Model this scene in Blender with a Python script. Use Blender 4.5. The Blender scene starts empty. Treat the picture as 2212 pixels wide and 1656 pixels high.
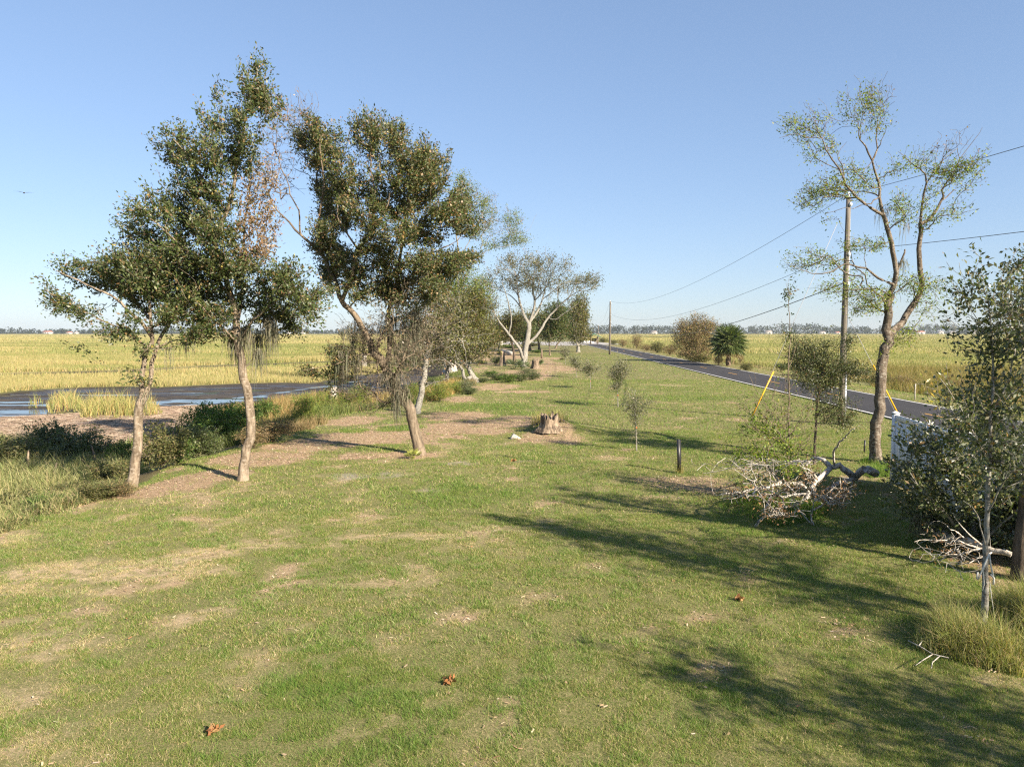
import bpy, math, random
import numpy as np
from mathutils import Vector

# ------------------------------------------------------------------ camera, sky, sun, exposure
scene = bpy.context.scene
F, CX, CY, HOR, CAMZ = 1587.0, 1106.0, 828.0, 717.0, 4.0      # photo measures in a 2212 x 1656 frame
TILT = math.atan((CY - HOR) / F)
cam_data = bpy.data.cameras.new('camera')
cam = bpy.data.objects.new('camera', cam_data)
scene.collection.objects.link(cam)
cam.location = (0, 0, CAMZ)
cam.rotation_euler = (math.radians(90) - TILT, 0, 0)
cam_data.sensor_width = 36.0
cam_data.lens = 36.0 * F / 2212.0
cam_data.clip_start = 0.1
cam_data.clip_end = 6000
scene.camera = cam

SUN_EL = math.radians(28)
SUN_AZ = math.atan2(0.724, -0.69)          # clockwise from +Y
sdir = Vector((math.sin(SUN_AZ) * math.cos(SUN_EL), math.cos(SUN_AZ) * math.cos(SUN_EL), math.sin(SUN_EL)))
sun_data = bpy.data.lights.new('sun', 'SUN')
sun_data.energy = 5.0
sun_data.angle = math.radians(0.53)
sun_data.color = (1.0, 0.87, 0.70)
sun = bpy.data.objects.new('sun', sun_data)
scene.collection.objects.link(sun)
sun.rotation_euler = sdir.to_track_quat('Z', 'Y').to_euler()
world = bpy.data.worlds.new('World')
scene.world = world
world.use_nodes = True
wn = world.node_tree
wn.nodes.clear()
sky = wn.nodes.new('ShaderNodeTexSky')
sky.sky_type = 'NISHITA'
sky.sun_disc = False
sky.sun_elevation = SUN_EL
sky.sun_rotation = SUN_AZ
sky.altitude = 0
sky.air_density = 1.0
sky.dust_density = 0.3
sky.ozone_density = 3.0
bg = wn.nodes.new('ShaderNodeBackground')
bg.inputs['Strength'].default_value = 0.1
wo = wn.nodes.new('ShaderNodeOutputWorld')
gam = wn.nodes.new('ShaderNodeGamma')          # softer contrast between zenith and horizon
gam.inputs['Gamma'].default_value = 0.6
tint = wn.nodes.new('ShaderNodeMix'); tint.data_type = 'RGBA'; tint.blend_type = 'MULTIPLY'
tint.inputs['Factor'].default_value = 1.0
tint.inputs[7].default_value = (0.80, 0.90, 1.08, 1)
wn.links.new(sky.outputs[0], gam.inputs[0]); wn.links.new(gam.outputs[0], tint.inputs[6])
wn.links.new(tint.outputs[2], bg.inputs[0])
wn.links.new(bg.outputs[0], wo.inputs[0])
scene.view_settings.view_transform = 'Standard'
scene.view_settings.look = 'None'
scene.view_settings.exposure = 1.62
scene.view_settings.gamma = 1.0
scene.cycles.max_bounces = 6
scene.cycles.diffuse_bounces = 3
scene.cycles.glossy_bounces = 3
scene.cycles.transmission_bounces = 3
scene.cycles.transparent_max_bounces = 4
scene.cycles.use_denoising = False
scene.cycles.filter_width = 1.25

# ------------------------------------------------------------------ helpers
R = np.random.default_rng(7)
random.seed(7)
st, ct = math.sin(TILT), math.cos(TILT)


def ray(px, py):
    a, b = (px - CX) / F, (CY - py) / F
    return np.array([a, ct + b * st, -st + b * ct])


def at(px, py, z=0.0):
    d = ray(px, py)
    t = (z - CAMZ) / d[2]
    return np.array([0, 0, CAMZ]) + d * t


def aty(px, py, Y):
    d = ray(px, py)
    return np.array([0, 0, CAMZ]) + d * (Y / d[1])


def sstep(a, b, x):
    t = np.clip((x - a) / (b - a), 0, 1)
    return t * t * (3 - 2 * t)


def _hash(ix, iy, seed):
    n = (ix.astype(np.int64) * 374761393 + iy.astype(np.int64) * 668265263 + seed * 974711) & 0x7fffffff
    n = ((n ^ (n >> 13)) * 1274126177) & 0x7fffffff
    n = n ^ (n >> 16)
    return (n & 0xffff) / 65535.0


def vnoise(x, y, seed=0):
    x = np.asarray(x, float); y = np.asarray(y, float)
    ix, iy = np.floor(x), np.floor(y)
    fx, fy = x - ix, y - iy
    fx, fy = fx * fx * (3 - 2 * fx), fy * fy * (3 - 2 * fy)
    a, b = _hash(ix, iy, seed), _hash(ix + 1, iy, seed)
    c, d = _hash(ix, iy + 1, seed), _hash(ix + 1, iy + 1, seed)
    return (a * (1 - fx) + b * fx) * (1 - fy) + (c * (1 - fx) + d * fx) * fy


def fbm(x, y, seed=0, o=4):
    s, a, t = 0, 0.5, 0
    for k in range(o):
        s = s + a * vnoise(x * 2 ** k, y * 2 ** k, seed + k * 17); t += a; a *= 0.5
    return s / t


def inpoly(x, y, poly):
    x = np.asarray(x); y = np.asarray(y)
    r = np.zeros(x.shape, bool)
    n = len(poly)
    for i in range(n):
        x1, y1 = poly[i][0], poly[i][1]; x2, y2 = poly[(i + 1) % n][0], poly[(i + 1) % n][1]
        if y1 == y2: continue
        c = ((y1 > y) != (y2 > y)) & (x < (x2 - x1) * (y - y1) / (y2 - y1) + x1)
        r ^= c
    return r


def dseg(x, y, pts):
    x = np.asarray(x, float); y = np.asarray(y, float)
    best = np.full(x.shape, 1e9)
    for (ax, ay), (bx, by) in zip(pts[:-1], pts[1:]):
        dx, dy = bx - ax, by - ay
        t = np.clip(((x - ax) * dx + (y - ay) * dy) / (dx * dx + dy * dy + 1e-9), 0, 1)
        best = np.minimum(best, np.hypot(x - ax - t * dx, y - ay - t * dy))
    return best


def pdist(x, y, poly):
    d = dseg(x, y, [tuple(p[:2]) for p in poly] + [tuple(poly[0][:2])])
    return np.where(inpoly(x, y, poly), d, -d)


def newmesh(name, verts, faces, cols=None, smooth=False):
    """faces: list of int arrays (M,k)"""
    me = bpy.data.meshes.new(name)
    verts = np.ascontiguousarray(verts, np.float32)
    me.vertices.add(len(verts)); me.vertices.foreach_set('co', verts.ravel())
    if not isinstance(faces, (list, tuple)): faces = [faces]
    faces = [np.asarray(f, np.int32) for f in faces if len(f)]
    nl = sum(f.size for f in faces); nf = sum(len(f) for f in faces)
    me.loops.add(nl); me.polygons.add(nf)
    me.loops.foreach_set('vertex_index', np.concatenate([f.ravel() for f in faces]))
    tot = np.concatenate([np.full(len(f), f.shape[1], np.int32) for f in faces])
    me.polygons.foreach_set('loop_start', np.concatenate([[0], np.cumsum(tot)[:-1]]).astype(np.int32))
    me.polygons.foreach_set('loop_total', tot)
    if smooth: me.polygons.foreach_set('use_smooth', np.ones(nf, bool))
    if cols is not None:
        a = me.attributes.new('Col', 'FLOAT_COLOR', 'POINT')
        c = np.ones((len(verts), 4), np.float32); c[:, :3] = cols
        a.data.foreach_set('color', c.ravel())
    me.update(calc_edges=True)
    return me


def link(name, me, mat=None, parent=None):
    o = bpy.data.objects.new(name, me)
    scene.collection.objects.link(o)
    if mat is not None and me is not None and not len(me.materials): me.materials.append(mat)
    if parent is not None: o.parent = parent
    return o


def tag(o, label=None, cat=None, group=None, kind=None):
    if label: o['label'] = label
    if cat: o['category'] = cat
    if group: o['group'] = group
    if kind: o['kind'] = kind
    return o


def empty(name, loc, label, cat, group=None, rz=0):
    o = bpy.data.objects.new(name, None)
    scene.collection.objects.link(o)
    o.empty_display_size = 0.2
    o.location = tuple(loc); o.rotation_euler = (0, 0, rz)
    return tag(o, label, cat, group)


def copy_tree(root, loc, label, group=None, scale=(1, 1, 1), rz=0, cat=None):
    r = root.copy(); scene.collection.objects.link(r)
    r.location = tuple(loc); r.scale = scale; r.rotation_euler = (0, 0, rz)
    r['label'] = label
    if group: r['group'] = group
    if cat: r['category'] = cat
    for ch in list(root.children):
        c = ch.copy(); scene.collection.objects.link(c); c.parent = r
        for g in list(ch.children):
            d = g.copy(); scene.collection.objects.link(d); d.parent = c
    return r


class MB:
    """collects solid shapes into one mesh"""
    def __init__(s): s.v, s.q, s.t, s.n = [], [], [], 0

    def add(s, v, q=None, t=None):
        v = np.asarray(v, float).reshape(-1, 3)
        if q is not None and len(q): s.q.append(np.asarray(q) + s.n)
        if t is not None and len(t): s.t.append(np.asarray(t) + s.n)
        s.v.append(v); s.n += len(v)

    def box(s, c, d, rz=0, taper=1.0):
        x, y, z = np.array(d) / 2
        v = np.array([[-x, -y, -z], [x, -y, -z], [x, y, -z], [-x, y, -z], [-x * taper, -y * taper, z], [x * taper, -y * taper, z], [x * taper, y * taper, z], [-x * taper, y * taper, z]])
        if rz:
            c_, s_ = math.cos(rz), math.sin(rz)
            v[:, :2] = v[:, :2] @ np.array([[c_, s_], [-s_, c_]])
        s.add(v + np.array(c), [[0, 3, 2, 1], [4, 5, 6, 7], [0, 1, 5, 4], [1, 2, 6, 5], [2, 3, 7, 6], [3, 0, 4, 7]])

    def tube(s, pts, rad, n=8, cap=True, jit=0, seed=0):
        pts = np.asarray(pts, float); k = len(pts)
        rad = np.broadcast_to(np.asarray(rad, float), (k,))
        T = np.gradient(pts, axis=0); T /= np.linalg.norm(T, axis=1)[:, None] + 1e-9
        ref = np.array([1.0, 0, 0]) if abs(T[0][0]) < 0.8 else np.array([0, 1.0, 0])
        rg = np.random.default_rng(seed); vs = []
        for i in range(k):
            u = ref - T[i] * (ref @ T[i]); u /= np.linalg.norm(u); ref = u
            w = np.cross(T[i], u)
            a = np.arange(n) / n * 2 * math.pi
            rr = rad[i] * (1 + (rg.random(n) - 0.5) * jit)
            vs.append(pts[i] + rr[:, None] * (np.cos(a)[:, None] * u + np.sin(a)[:, None] * w))
        v = np.concatenate(vs)
        q = [[i * n + j, i * n + (j + 1) % n, (i + 1) * n + (j + 1) % n, (i + 1) * n + j] for i in range(k - 1) for j in range(n)]
        t = []
        if cap:
            v = np.concatenate([v, [pts[0], pts[-1]]]); a, b = k * n, k * n + 1
            t = [[a, (j + 1) % n, j] for j in range(n)] + [[b, (k - 1) * n + j, (k - 1) * n + (j + 1) % n] for j in range(n)]
        s.add(v, q, t)

    def quad(s, a, b, c, d): s.add([a, b, c, d], [[0, 1, 2, 3]])

    def build(s, name, mat, parent=None, smooth=False, origin=None):
        v = np.concatenate(s.v)
        if origin is not None: v = v - np.asarray(origin)
        fs = []
        if s.q: fs.append(np.concatenate(s.q))
        if s.t: fs.append(np.concatenate(s.t))
        o = link(name, newmesh(name, v, fs, smooth=smooth), mat, parent)
        if origin is not None and parent is None: o.location = tuple(origin)
        return o


# ------------------------------------------------------------------ materials
class NT:
    def __init__(s, name):
        s.m = bpy.data.materials.new(name); s.m.use_nodes = True
        s.t = s.m.node_tree; s.t.nodes.clear()
        s.out = s.n('ShaderNodeOutputMaterial')
        s.p = s.n('ShaderNodeBsdfPrincipled')
        s.l(s.p.outputs[0], s.out.inputs[0])

    def n(s, ty, **kw):
        x = s.t.nodes.new(ty)
        for k, v in kw.items(): setattr(x, k, v)
        return x

    def l(s, a, b): s.t.links.new(a, b)

    def set(s, sock, v):
        if isinstance(v, bpy.types.NodeSocket): s.l(v, sock)
        elif isinstance(v, (tuple, list)) and len(v) == 3 and len(getattr(sock, 'default_value', ())) == 4: sock.default_value = (*v, 1)
        else: sock.default_value = v

    def noise(s, scale, detail=4, rough=0.55, vec=None, dist=0.0):
        x = s.n('ShaderNodeTexNoise'); x.inputs['Scale'].default_value = scale
        x.inputs['Detail'].default_value = detail; x.inputs['Roughness'].default_value = rough
        x.inputs['Distortion'].default_value = dist
        if vec is not None: s.l(vec, x.inputs['Vector'])
        return x.outputs[0]

    def mix(s, f, a, b, mode='MIX'):
        x = s.n('ShaderNodeMix', data_type='RGBA', blend_type=mode)
        s.set(x.inputs['Factor'], f); s.set(x.inputs[6], a); s.set(x.inputs[7], b)
        return x.outputs[2]

    def math(s, op, a, b=0.0, c=None):
        x = s.n('ShaderNodeMath', operation=op); s.set(x.inputs[0], a); s.set(x.inputs[1], b)
        if c is not None: s.set(x.inputs[2], c)
        return x.outputs[0]

    def ramp(s, f, a, b):
        x = s.n('ShaderNodeMapRange', interpolation_type='SMOOTHSTEP'); s.set(x.inputs[0], f)
        x.inputs[1].default_value = a; x.inputs[2].default_value = b
        return x.outputs[0]

    def attr(s, name):
        x = s.n('ShaderNodeAttribute', attribute_name=name); return x

    def coord(s, sc=(1, 1, 1), kind='Object'):
        c = s.n('ShaderNodeTexCoord'); m = s.n('ShaderNodeMapping'); m.inputs['Scale'].default_value = sc
        s.l(c.outputs[kind], m.inputs[0]); return m.outputs[0]

    def bump(s, h, strength=0.4, dist=0.02):
        b = s.n('ShaderNodeBump'); b.inputs['Strength'].default_value = strength; b.inputs['Distance'].default_value = dist
        s.l(h, b.inputs['Height']); s.l(b.outputs[0], s.p.inputs['Normal'])

    def base(s, c):
        k = 0.86
        s.set(s.p.inputs['Base Color'], s.mix(1.0, c, (k, k, k), 'MULTIPLY') if isinstance(c, bpy.types.NodeSocket) else tuple(v * k for v in c))
    def rough(s, r): s.set(s.p.inputs['Roughness'], r)


def plain(name, col, rough=0.6, metal=0.0, var=0.25, scale=6.0, bump=0.0):
    t = NT(name)
    n = t.noise(scale, 5, 0.6, t.coord())
    a = tuple(c * (1 - var) for c in col); b = tuple(min(1, c * (1 + var)) for c in col)
    t.base(t.mix(n, a, b)); t.rough(rough); t.p.inputs['Metallic'].default_value = metal
    if bump: t.bump(n, 0.5, bump)
    return t.m


def leafmat(name, trans=0.3, rough=0.45, spec=0.5, pale=0.0):
    t = NT(name)
    c = t.attr('Col').outputs['Color']
    if pale:
        g = t.n('ShaderNodeNewGeometry')
        c = t.mix(t.math('MULTIPLY', g.outputs['Backfacing'], pale), c, (0.15, 0.16, 0.09))
    t.base(c); t.rough(rough); t.p.inputs['Specular IOR Level'].default_value = spec
    if trans:
        tr = t.n('ShaderNodeBsdfTranslucent')
        t.l(t.mix(1.0, c, (1.25, 1.35, 0.6), 'MULTIPLY'), tr.inputs[0])
        mx = t.n('ShaderNodeMixShader'); mx.inputs[0].default_value = trans
        t.l(t.p.outputs[0], mx.inputs[1]); t.l(tr.outputs[0], mx.inputs[2]); t.l(mx.outputs[0], t.out.inputs[0])
    return t.m


def bark(name, c1, c2, lichen=None, lich_amt=0.5, scale=9.0, vert=(1, 1, 0.25)):
    t = NT(name)
    v = t.coord(vert)
    n = t.noise(scale, 6, 0.65, v)
    c = t.mix(t.ramp(n, 0.35, 0.68), c1, c2)
    if lichen:
        k = t.noise(11, 6, 0.75, t.coord((1, 1, 1.6)))
        c = t.mix(t.ramp(k, 1 - lich_amt - 0.10, 1 - lich_amt + 0.12), c, lichen)
    t.base(c); t.rough(0.9); t.p.inputs['Specular IOR Level'].default_value = 0.2
    t.bump(n, 0.9, 0.03)
    return t.m


M_leaf = leafmat('glossy_leaf', 0.25, 0.45, 0.4, 0.22)
M_gloss = leafmat('waxy_leaf', 0.25, 0.38, 0.5, 0.25)
M_leafsoft = leafmat('soft_leaf', 0.4, 0.55, 0.35)
M_blade = leafmat('grass_blade', 0.35, 0.6, 0.25)
M_dead = leafmat('dead_leaf', 0.15, 0.8, 0.15)
M_chip = leafmat('wood_chip', 0.0, 0.85, 0.15)
M_moss = leafmat('spanish_moss', 0.2, 0.9, 0.1)
M_bark_oak = bark('oak_bark', (0.10, 0.075, 0.05), (0.30, 0.24, 0.175), (0.36, 0.31, 0.25), 0.42)
M_bark_lean = bark('leaning_bark', (0.085, 0.065, 0.045), (0.24, 0.19, 0.135), (0.30, 0.27, 0.21), 0.36)
M_bark_white = bark('pale_bark', (0.10, 0.085, 0.068), (0.225, 0.20, 0.165), (0.30, 0.295, 0.26), 0.52)
M_bark_mott = bark('mottled_bark', (0.06, 0.046, 0.034), (0.17, 0.135, 0.10), (0.33, 0.31, 0.26), 0.42)
M_bark_dark = bark('dark_bark', (0.05, 0.04, 0.03), (0.15, 0.115, 0.085))
M_deadwood = bark('dead_wood', (0.20, 0.17, 0.135), (0.46, 0.41, 0.34), (0.58, 0.55, 0.50), 0.5)
M_white = plain('white_vinyl', (0.78, 0.79, 0.80), 0.35, var=0.06, scale=3)
M_pole = bark('pole_wood', (0.085, 0.075, 0.06), (0.20, 0.18, 0.15), scale=14, vert=(1, 1, 0.06))
M_wood = bark('old_wood', (0.10, 0.075, 0.05), (0.25, 0.19, 0.14), scale=12, vert=(1, 1, 0.1))
M_galv = plain('galvanised_steel', (0.42, 0.44, 0.46), 0.45, 0.6, 0.12)
M_black = plain('black_plastic', (0.018, 0.018, 0.02), 0.45, var=0.3)
M_wire = plain('black_cable', (0.05, 0.055, 0.065), 0.5)
M_strand = plain('steel_strand', (0.30, 0.31, 0.33), 0.6, 0.0)
M_yellow = plain('yellow_plastic', (0.80, 0.42, 0.01), 0.45, var=0.08)
M_ceramic = plain('porcelain', (0.75, 0.75, 0.74), 0.25, var=0.05)
M_stump = bark('stump_wood', (0.08, 0.06, 0.042), (0.36, 0.28, 0.20), scale=11, vert=(1, 1, 0.15))
M_soil = plain('loose_soil', (0.20, 0.125, 0.075), 0.95, var=0.4, scale=14, bump=0.03)

# ------------------------------------------------------------------ land form and zones
EDGE = [(-40, -11.5), (5, -11.5)] + [(lambda p: (p[1], p[0]))(at(*q)) for q in
        [(0, 1150), (250, 1067), (470, 987), (633, 933), (718, 901), (784, 889), (900, 872), (979, 852), (1028, 830), (1008, 806), (940, 791), (900, 770)]] + [(320, -44), (700, -95), (2600, -330)]
EDGE = np.array(sorted(EDGE))
TR = 0.0284                                   # the road's bearing


def bank_s(x, y): return np.interp(y, EDGE[:, 0], EDGE[:, 1]) - x + (fbm(np.asarray(y) * 0.35, np.asarray(x) * 0.35, 5, 2) - 0.5) * 1.2


def lat(x, y): return x - TR * y


def hgt(x, y):
    x = np.asarray(x, float); y = np.asarray(y, float)
    s, L = bank_s(x, y), lat(x, y)
    far_trees = sstep(95, 140, y) * sstep(-60, -8, -0 * y + x + 0.13 * y)     # wooded spit
    z = -0.85 * sstep(-0.4, 4.0, s)
    z = np.where(L > 20, -0.75 * sstep(24.2, 29.0, L), z)
    lawn = (1 - sstep(-1.5, 0.5, s)) * (1 - sstep(13.5, 16, L))
    z = z + lawn * ((fbm(x * 0.16, y * 0.16, 3, 3) - 0.5) * 0.16 + (fbm(x * 0.9, y * 0.9, 9, 2) - 0.5) * 0.05)
    # loose mound under the old stump
    m = STUMP
    z = z + 0.40 * np.exp(-(((x - m[0] - 0.35) / 1.1) ** 2 + ((y - m[1] + 0.4) / 1.5) ** 2))
    return z


STUMP = at(1187, 929)


def gp(px, py, z0=0.0):
    z = z0
    for _ in range(8): 
        p = at(px, py, z); z = 0.5 * z + 0.5 * float(hgt(p[0], p[1]))
    p = at(px, py, z); p[2] = float(hgt(p[0], p[1])); return p


MZ = -0.88
MUD_PX = [(-200, 925), (-60, 914), (0, 908), (183, 898), (352, 885), (473, 877), (540, 870), (633, 861), (711, 852), (784, 857), (852, 851), (891, 841), (921, 828), (987, 827), (1004, 812),
          (930, 801), (860, 804), (790, 809), (740, 815), (677, 829), (638, 827), (538, 828), (342, 837), (284, 835), (140, 838), (0, 851), (-60, 856), (-200, 868)]
MUD = [at(a, b, MZ) for a, b in MUD_PX]
WRACK = [at(a, b, MZ) for a, b in [(-200, 925), (-60, 914), (0, 908), (183, 898), (352, 885), (473, 877), (500, 895), (440, 935), (330, 985), (150, 985), (60, 960), (-60, 940), (-200, 945)]]
CHAN2 = [tuple(at(a, b, MZ)[:2]) for a, b in [(-300, 826), (16, 811), (300, 803), (490, 792), (600, 788), (730, 783), (860, 790)]]
STREAK = [tuple(at(a, b, MZ)[:2]) for a, b in [(380, 877), (545, 856), (613, 845), (699, 834), (750, 826), (800, 818)]]
STREAK2 = [tuple(at(a, b, MZ)[:2]) for a, b in [(-60, 876), (60, 868), (180, 872)]]
STREAK3 = [tuple(at(a, b, MZ)[:2]) for a, b in [(350, 868), (440, 862), (520, 866)]]
STREAK4 = [tuple(at(a, b, MZ)[:2]) for a, b in [(-60, 893), (40, 889), (120, 893)]]


def ell(px, py, rx, ry, s=1.0):
    p = at(px, py); d = p[1]
    return (p[0], p[1], rx * d / F, ry * d * d / (CAMZ * F), s)


MULCH = [ell(*e) for e in [
    (300, 1066, 80, 16), (400, 1046, 90, 20), (480, 1030, 80, 20), (560, 990, 110, 22), (650, 962, 90, 20), (760, 950, 110, 25), (860, 937, 120, 30), (790, 985, 60, 10, .8),
    (1020, 925, 130, 20), (1110, 915, 90, 17), (980, 900, 80, 10), (760, 908, 70, 10), (880, 983, 70, 10), (1190, 945, 75, 15), (1070, 835, 60, 8), (1130, 808, 70, 12), (1195, 795, 55, 9),
    (1175, 783, 40, 6), (1180, 774, 40, 4), (1080, 768, 60, 12), (990, 862, 40, 8), (1130, 846, 60, 4), (1480, 1042, 120, 13), (1560, 1055, 60, 14, .8), (2180, 1260, 60, 40), (2120, 1210, 90, 30), (1880, 1040, 60, 14, .8)]]
DRY = [ell(*e) for e in [
    (250, 1228, 270, 26, 1.0), (430, 1196, 90, 16, 1.1), (80, 1272, 170, 18, .9), (870, 1160, 130, 9, .7), (100, 1400, 220, 60, .45), (330, 1330, 200, 30, .3), (600, 1178, 160, 8, .5), (0, 1160, 90, 20, .8), (30, 1520, 160, 60, .45),
    (1320, 1040, 60, 7, .5), (1700, 850, 50, 5, .4), (1510, 906, 70, 5, .6), (1430, 832, 60, 3, .5), (1300, 990, 60, 6, .4), (2150, 1470, 80, 25, .9)]]
SAND = [ell(*e) for e in [(790, 1028, 95, 10, 1.0), (850, 1010, 60, 5, .7), (1000, 1003, 60, 4, .8), (1110, 998, 40, 4, .6), (930, 1060, 50, 5, .4)]]
LUSH = [ell(*e) for e in [(980, 1070, 150, 35, .8), (1100, 985, 120, 9, 1.0), (1190, 1015, 70, 10, 1.0), (720, 1500, 200, 70, .5), (1250, 870, 60, 8, .6), (1480, 860, 100, 6, .7), (830, 966, 70, 8, 1.3), (760, 930, 40, 7, 1.2), (870, 925, 60, 9, 1.2), (1050, 880, 110, 9, 1.2), (640, 1100, 150, 25, .6), (1120, 893, 60, 5, 1.0)]]


def field(E, x, y):
    s = 0
    for (a, b, rx, ry, k) in E:
        d = np.sqrt(((x - a) / rx) ** 2 + ((y - b) / ry) ** 2)
        s = np.maximum(s, k * (1 - sstep(0.55, 1.25, d)))
    return s


def zones(x, y):
    x = np.asarray(x, float); y = np.asarray(y, float)
    s, L = bank_s(x, y), lat(x, y)
    n = (fbm(x * 1.3, y * 1.3, 41, 5) - 0.5) * 1.5
    lush = field(LUSH, x, y)
    mul = field(MULCH, x, y) - lush * 0.75 + n * 1.3
    spit = (y > 70) * (1 - sstep(-7, -1.5, x - np.interp(y, [70, 88, 130, 260], [3.0, 5.5, 8.5, 12.0]))) * (s < 3)
    mul = np.maximum(mul, spit * (0.42 + n * 1.6))
    lf = sstep(3.5, -3.0, x) * sstep(34, 24, y) * .55
    dry = field(DRY, x, y) + n * (0.9 + lf) + lf * .45 + (fbm(x * 0.22, y * 0.22, 77, 3) - 0.5) * 0.45
    sand = field(SAND, x, y) * .85 + n * 1.6
    inlawn = (s < 1.2) & (L < 16.2)
    return dict(mulch=np.where(s < 2.5, sstep(0.22, 0.75, mul), 0), dry=sstep(0.25, 0.95, dry), sand=sstep(0.3, 1.1, sand) * .8 * (field(SAND, x, y) > 0.02) * inlawn,
                bank=sstep(0.3, 1.6, s), wrack=sstep(-1.2, 0.8, pdist(x, y, WRACK) + n * 3), verge=sstep(21.5, 22.2, L), marsh=np.maximum(sstep(2.5, 4.5, s), sstep(25.5, 29, L)),
                lush=lush)


def axis(parts):
    out = []
    for a, b, d in parts: out += list(np.arange(a, b - 1e-6, d))
    return out


def spread(v, end, d, g):
    out = []
    while abs(v) < abs(end):
        d *= g; v = v + math.copysign(d, end); out.append(v)
    return out


def build_ground():
    xs = axis([(-16, 30, 0.32)]); xs = spread(-16, -1700, 0.35, 1.07)[::-1] + xs + spread(xs[-1], 1700, 0.35, 1.08)
    ys = axis([(4, 62, 0.3), (62, 110, 0.6)]); ys = spread(4, -60, 0.5, 1.25)[::-1][:-1] + ys + spread(ys[-1], 2600, 0.7, 1.07)
    X, Y = np.meshgrid(xs, ys); x, y = X.ravel(), Y.ravel()
    z = hgt(x, y)
    mudd = pdist(x, y, MUD)
    z = z - 0.25 * sstep(0.3, 1.8, mudd) - 0.12 * sstep(4.5, 1.5, dseg(x, y, CHAN2))
    nx, ny = len(xs), len(ys)
    i = np.arange(nx * ny).reshape(ny, nx)
    q = np.stack([i[:-1, :-1], i[:-1, 1:], i[1:, 1:], i[1:, :-1]], -1).reshape(-1, 4)
    me = newmesh('ground', np.stack([x, y, z], 1), q, smooth=True)
    Z = zones(x, y)
    Z['mud'] = np.maximum(sstep(-0.8, 0.6, mudd), sstep(6.0, 3.5, dseg(x, y, CHAN2)))
    for k in ('mulch', 'dry', 'sand', 'bank', 'wrack', 'verge', 'marsh', 'mud', 'lush'):
        a = me.attributes.new(k, 'FLOAT', 'POINT'); a.data.foreach_set('value', np.ascontiguousarray(Z[k], np.float32))
    t = NT('ground_soil_and_turf')
    co = t.coord()
    fine = t.mix(0.5, t.noise(38, 5, 0.7, co), t.noise(130, 4, 0.75, co)); mid = t.noise(5.5, 5, 0.6, co); big = t.noise(0.6, 4, 0.6, co)
    strand = t.noise(30, 4, 0.7, t.coord((1.0, 0.35, 1)))
    turf = t.mix(t.ramp(fine, 0.36, 0.6), (0.07, 0.085, 0.024), (0.22, 0.215, 0.085))
    turf = t.mix(t.ramp(fine, 0.50, 0.66), turf, (0.36, 0.275, 0.165))
    turf = t.mix(t.math('MULTIPLY', t.attr('lush').outputs['Fac'], 0.6), turf, (0.10, 0.145, 0.03))
    dry = t.mix(t.ramp(fine, 0.3, 0.7), (0.30, 0.22, 0.125), (0.54, 0.43, 0.28))
    c = t.mix(t.math('MULTIPLY', t.attr('dry').outputs['Fac'], t.ramp(mid, 0.3, 0.6)), turf, dry)
    mul = t.mix(t.ramp(fine, 0.35, 0.68), (0.20, 0.135, 0.08), (0.52, 0.385, 0.245))
    mul = t.mix(t.ramp(mid, 0.5, 0.75), mul, (0.38, 0.265, 0.175))
    c = t.mix(t.attr('mulch').outputs['Fac'], c, mul)
    c = t.mix(t.attr('sand').outputs['Fac'], c, t.mix(fine, (0.27, 0.235, 0.20), (0.42, 0.375, 0.33)))
    c = t.mix(t.attr('verge').outputs['Fac'], c, t.mix(t.ramp(mid, 0.3, 0.7), (0.15, 0.15, 0.05), (0.28, 0.23, 0.12)))
    bk = t.mix(fine, (0.07, 0.06, 0.03), (0.20, 0.16, 0.09))
    c = t.mix(t.attr('bank').outputs['Fac'], c, bk)
    n1 = t.noise(0.028, 5, 0.65, t.coord((0.6, 1.0, 1))); n2 = t.noise(0.5, 5, 0.7, co)
    ms = t.mix(t.ramp(n1, 0.38, 0.62), (0.24, 0.235, 0.09), (0.38, 0.32, 0.15))
    ms = t.mix(t.ramp(n2, 0.35, 0.75), ms, (0.20, 0.20, 0.06))
    c = t.mix(t.attr('marsh').outputs['Fac'], c, ms)
    wr = t.mix(t.ramp(strand, 0.35, 0.66), (0.24, 0.175, 0.125), (0.50, 0.40, 0.30))
    c = t.mix(t.attr('wrack').outputs['Fac'], c, wr)
    c = t.mix(t.attr('mud').outputs['Fac'], c, (0.045, 0.038, 0.03))
    t.base(c); t.rough(0.95); t.p.inputs['Specular IOR Level'].default_value = 0.1
    t.bump(fine, 0.7, 0.03)
    o = link('ground', me, t.m)
    tag(o, 'grass lawn and marsh ground reaching to the horizon', 'ground', kind='structure')


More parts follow.
